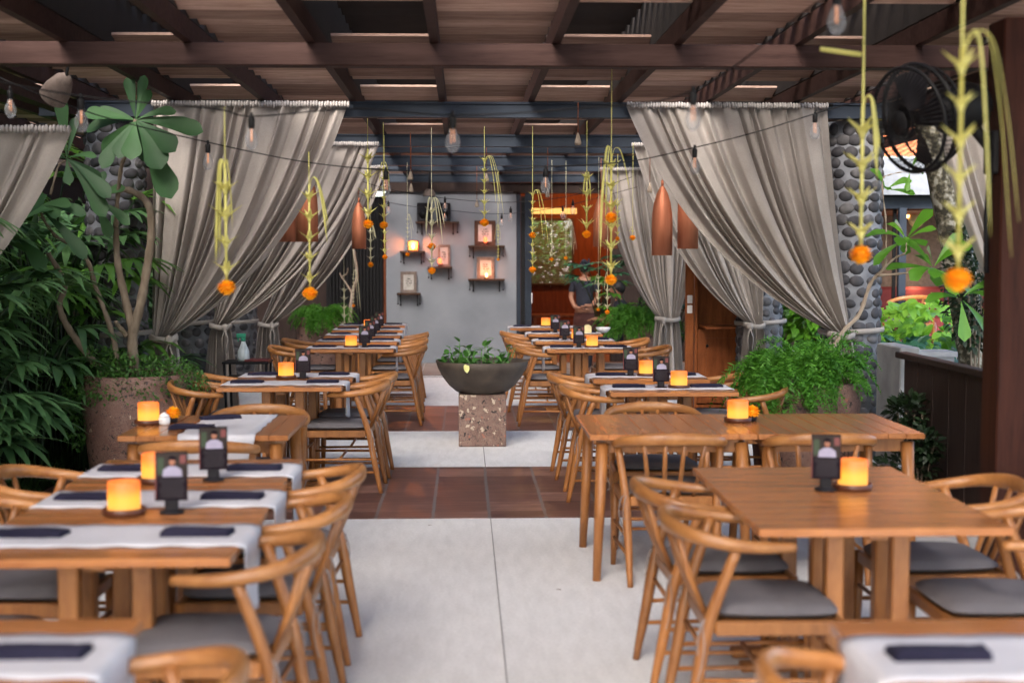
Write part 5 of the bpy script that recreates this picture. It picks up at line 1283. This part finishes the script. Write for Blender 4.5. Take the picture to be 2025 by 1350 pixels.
# ------------------------------------------------------------ people
def skin_body(name, verts, edges, mat, par, root=0, sub=2):
    me = bpy.data.meshes.new(name); me.from_pydata([v[:3] for v in verts], edges, []); me.materials.append(M[mat] if not isinstance(mat, list) else M[mat[0]])
    o = bpy.data.objects.new(name, me); C.objects.link(o); o.parent = par
    o.modifiers.new('skin', 'SKIN'); s_ = o.modifiers.new('sub', 'SUBSURF'); s_.levels = sub; s_.render_levels = sub
    for i, v in enumerate(verts):
        r_ = v[3]; me.skin_vertices[0].data[i].radius = r_ if isinstance(r_, tuple) else (r_, r_)
        me.skin_vertices[0].data[i].use_root = (i == root)
    o.modifiers['skin'].use_smooth_shade = True
    return o
pp = at(1156, 600, 20.9)
t = thing('person', 'person standing in dark shirt and headcloth with back turned at the doorway', 'person', (pp.x, 20.9, 0), radians(-15))
t.scale = (.94,)*3
V = [(0,0,.90,(.13,.10)),(0,0,1.08,(.125,.095)),(0,0,1.26,(.15,.10)),(0,0,1.36,(.11,.08)),(0,.01,1.42,.05),(0,.02,1.47,.05),
     (-.17,0,1.34,.052),(-.215,-.02,1.10,.042),(-.13,-.15,.95,.033),(-.02,-.19,.93,.026),
     (.17,0,1.34,.052),(.215,-.02,1.10,.042),(.14,-.15,.97,.033),(.03,-.20,.98,.026),
     (-.09,0,.82,.085),(-.10,.01,.47,.058),(-.10,-.01,.08,.038),(-.10,.13,.03,.03),(.09,0,.82,.085),(.10,.01,.47,.058),(.10,-.01,.08,.038),(.10,.13,.03,.03)]
Ed = [(0,1),(1,2),(2,3),(3,4),(4,5),(3,6),(6,7),(7,8),(8,9),(3,10),(10,11),(11,12),(12,13),(0,14),(14,15),(15,16),(16,17),(0,18),(18,19),(19,20),(20,21)]
body = skin_body('body', V, Ed, 'skin', t)
hd = MB(); hd.ball((0,.03,1.545), (.076,.092,.108), 16, 12); hd.ball((0,.125,1.535), (.014,.02,.02), 8, 6)
for s_ in (-1, 1): hd.ball((s_*.077,.025,1.54), (.012,.022,.032), 8, 6)
hd.build('head', 'skin', t)
hh = MB(); hh.ball((0,.015,1.565), (.083,.098,.10), 16, 12); hh.build('hair', 'hair', t)
hh = MB(); hh.lathe([(.084,0),(.090,.03),(.078,.065),(.03,.075)], c=(0,.02,1.58), n=20, cap=True); hh.ball((.0,-.06,1.66), (.05,.02,.035), 10, 6); hh.ball((.05,.09,1.665), (.02,.035,.045), 8, 6); hh.build('headcloth', 'shirt_dark', t)
sh = skin_body('shirt', [(0,0,.84,(.165,.13)),(0,0,1.08,(.142,.112)),(0,0,1.26,(.165,.115)),(0,0,1.36,(.125,.092)),(0,.01,1.41,.062),(-.17,0,1.34,.066),(-.21,-.015,1.16,.058),(.17,0,1.34,.066),(.21,-.015,1.16,.058)], [(0,1),(1,2),(2,3),(3,4),(3,5),(5,6),(3,7),(7,8)], 'shirt_dark', t)
sr = MB(); sr.lathe([(.16,.86),(.175,.75),(.17,.4),(.155,.22)], n=24, cap=True); sr.build('sarong', 'sarong', t)
def hand(par, base, d, side, s_=1.0):
    base = Vector(base); d = Vector(d).normalized(); sd = d.cross(Vector((0,0,1))).normalized(); mb = MB()
    mb.ball(base+d*.045, (.04,.045,.02), 10, 7)
    for k, L in enumerate((.065,.075,.07,.055)):
        b0 = base+d*.08+sd*(k-1.5)*.019; mb.tube([b0, b0+d*L*.5+Vector((0,0,-.006)), b0+d*L*.9+Vector((0,0,-.026))], [.009,.008,.006], 6)
    b0 = base+d*.03+sd*side*.035; mb.tube([b0, b0+sd*side*.025+d*.03, b0+sd*side*.02+d*.055], [.011,.009,.007], 6); mb.build('hand', 'skin', par)
hand(t, (-.04,-.185,.93), (1,-.15,.05), 1); hand(t, (.05,-.2,.98), (-.9,-.1,-.35), -1)
# seated diner mostly hidden by the fern
pp = at(1226, 600, 19.0)
t = thing('person', 'seated person in dark clothes mostly hidden behind the far right fern', 'person', (pp.x, 19.0, 0), radians(80))
V = [(0,0,.50,(.13,.11)),(0,-.03,.70,(.12,.09)),(0,-.01,.90,(.15,.09)),(0,0,1.0,(.10,.07)),(0,.02,1.06,.045),(0,.03,1.11,.045),(-.17,0,.97,.05),(-.20,.08,.76,.04),(-.14,.28,.80,.03),(.17,0,.97,.05),(.20,.08,.76,.04),(.14,.28,.80,.03),
     (-.09,.10,.51,.08),(-.10,.42,.50,.06),(-.10,.44,.08,.04),(-.10,.55,.04,.03),(.09,.10,.51,.08),(.10,.42,.50,.06),(.10,.44,.08,.04),(.10,.55,.04,.03)]
Ed = [(0,1),(1,2),(2,3),(3,4),(4,5),(3,6),(6,7),(7,8),(3,9),(9,10),(10,11),(0,12),(12,13),(13,14),(14,15),(0,16),(16,17),(17,18),(18,19)]
skin_body('body', V, Ed, 'skin', t)
hd = MB(); hd.ball((0,.04,1.19), (.075,.09,.105), 16, 12); hd.ball((0,.133,1.18), (.013,.02,.02), 8, 6); hd.build('head', 'skin', t)
hh = MB(); hh.ball((0,.02,1.215), (.082,.092,.095), 16, 12); hh.build('hair', 'hair', t)
skin_body('shirt', [(0,0,.48,(.15,.13)),(0,-.03,.70,(.14,.11)),(0,-.01,.90,(.165,.11)),(0,0,1.0,(.12,.085)),(0,.02,1.04,.055),(-.17,0,.97,.062),(-.19,.05,.82,.052),(.17,0,.97,.062),(.19,.05,.82,.052)], [(0,1),(1,2),(2,3),(3,4),(3,5),(5,6),(3,7),(7,8)], 'shirt_dark', t)
skin_body('trousers', [(0,0,.50,(.14,.12)),(-.09,.10,.51,.092),(-.10,.42,.50,.072),(-.10,.44,.12,.055),(.09,.10,.51,.092),(.10,.42,.50,.072),(.10,.44,.12,.055)], [(0,1),(1,2),(2,3),(0,4),(4,5),(5,6)], 'shirt_dark', t)
hand(t, (-.14,.28,.80), (.2,1,0), 1); hand(t, (.14,.28,.80), (-.2,1,0), -1)
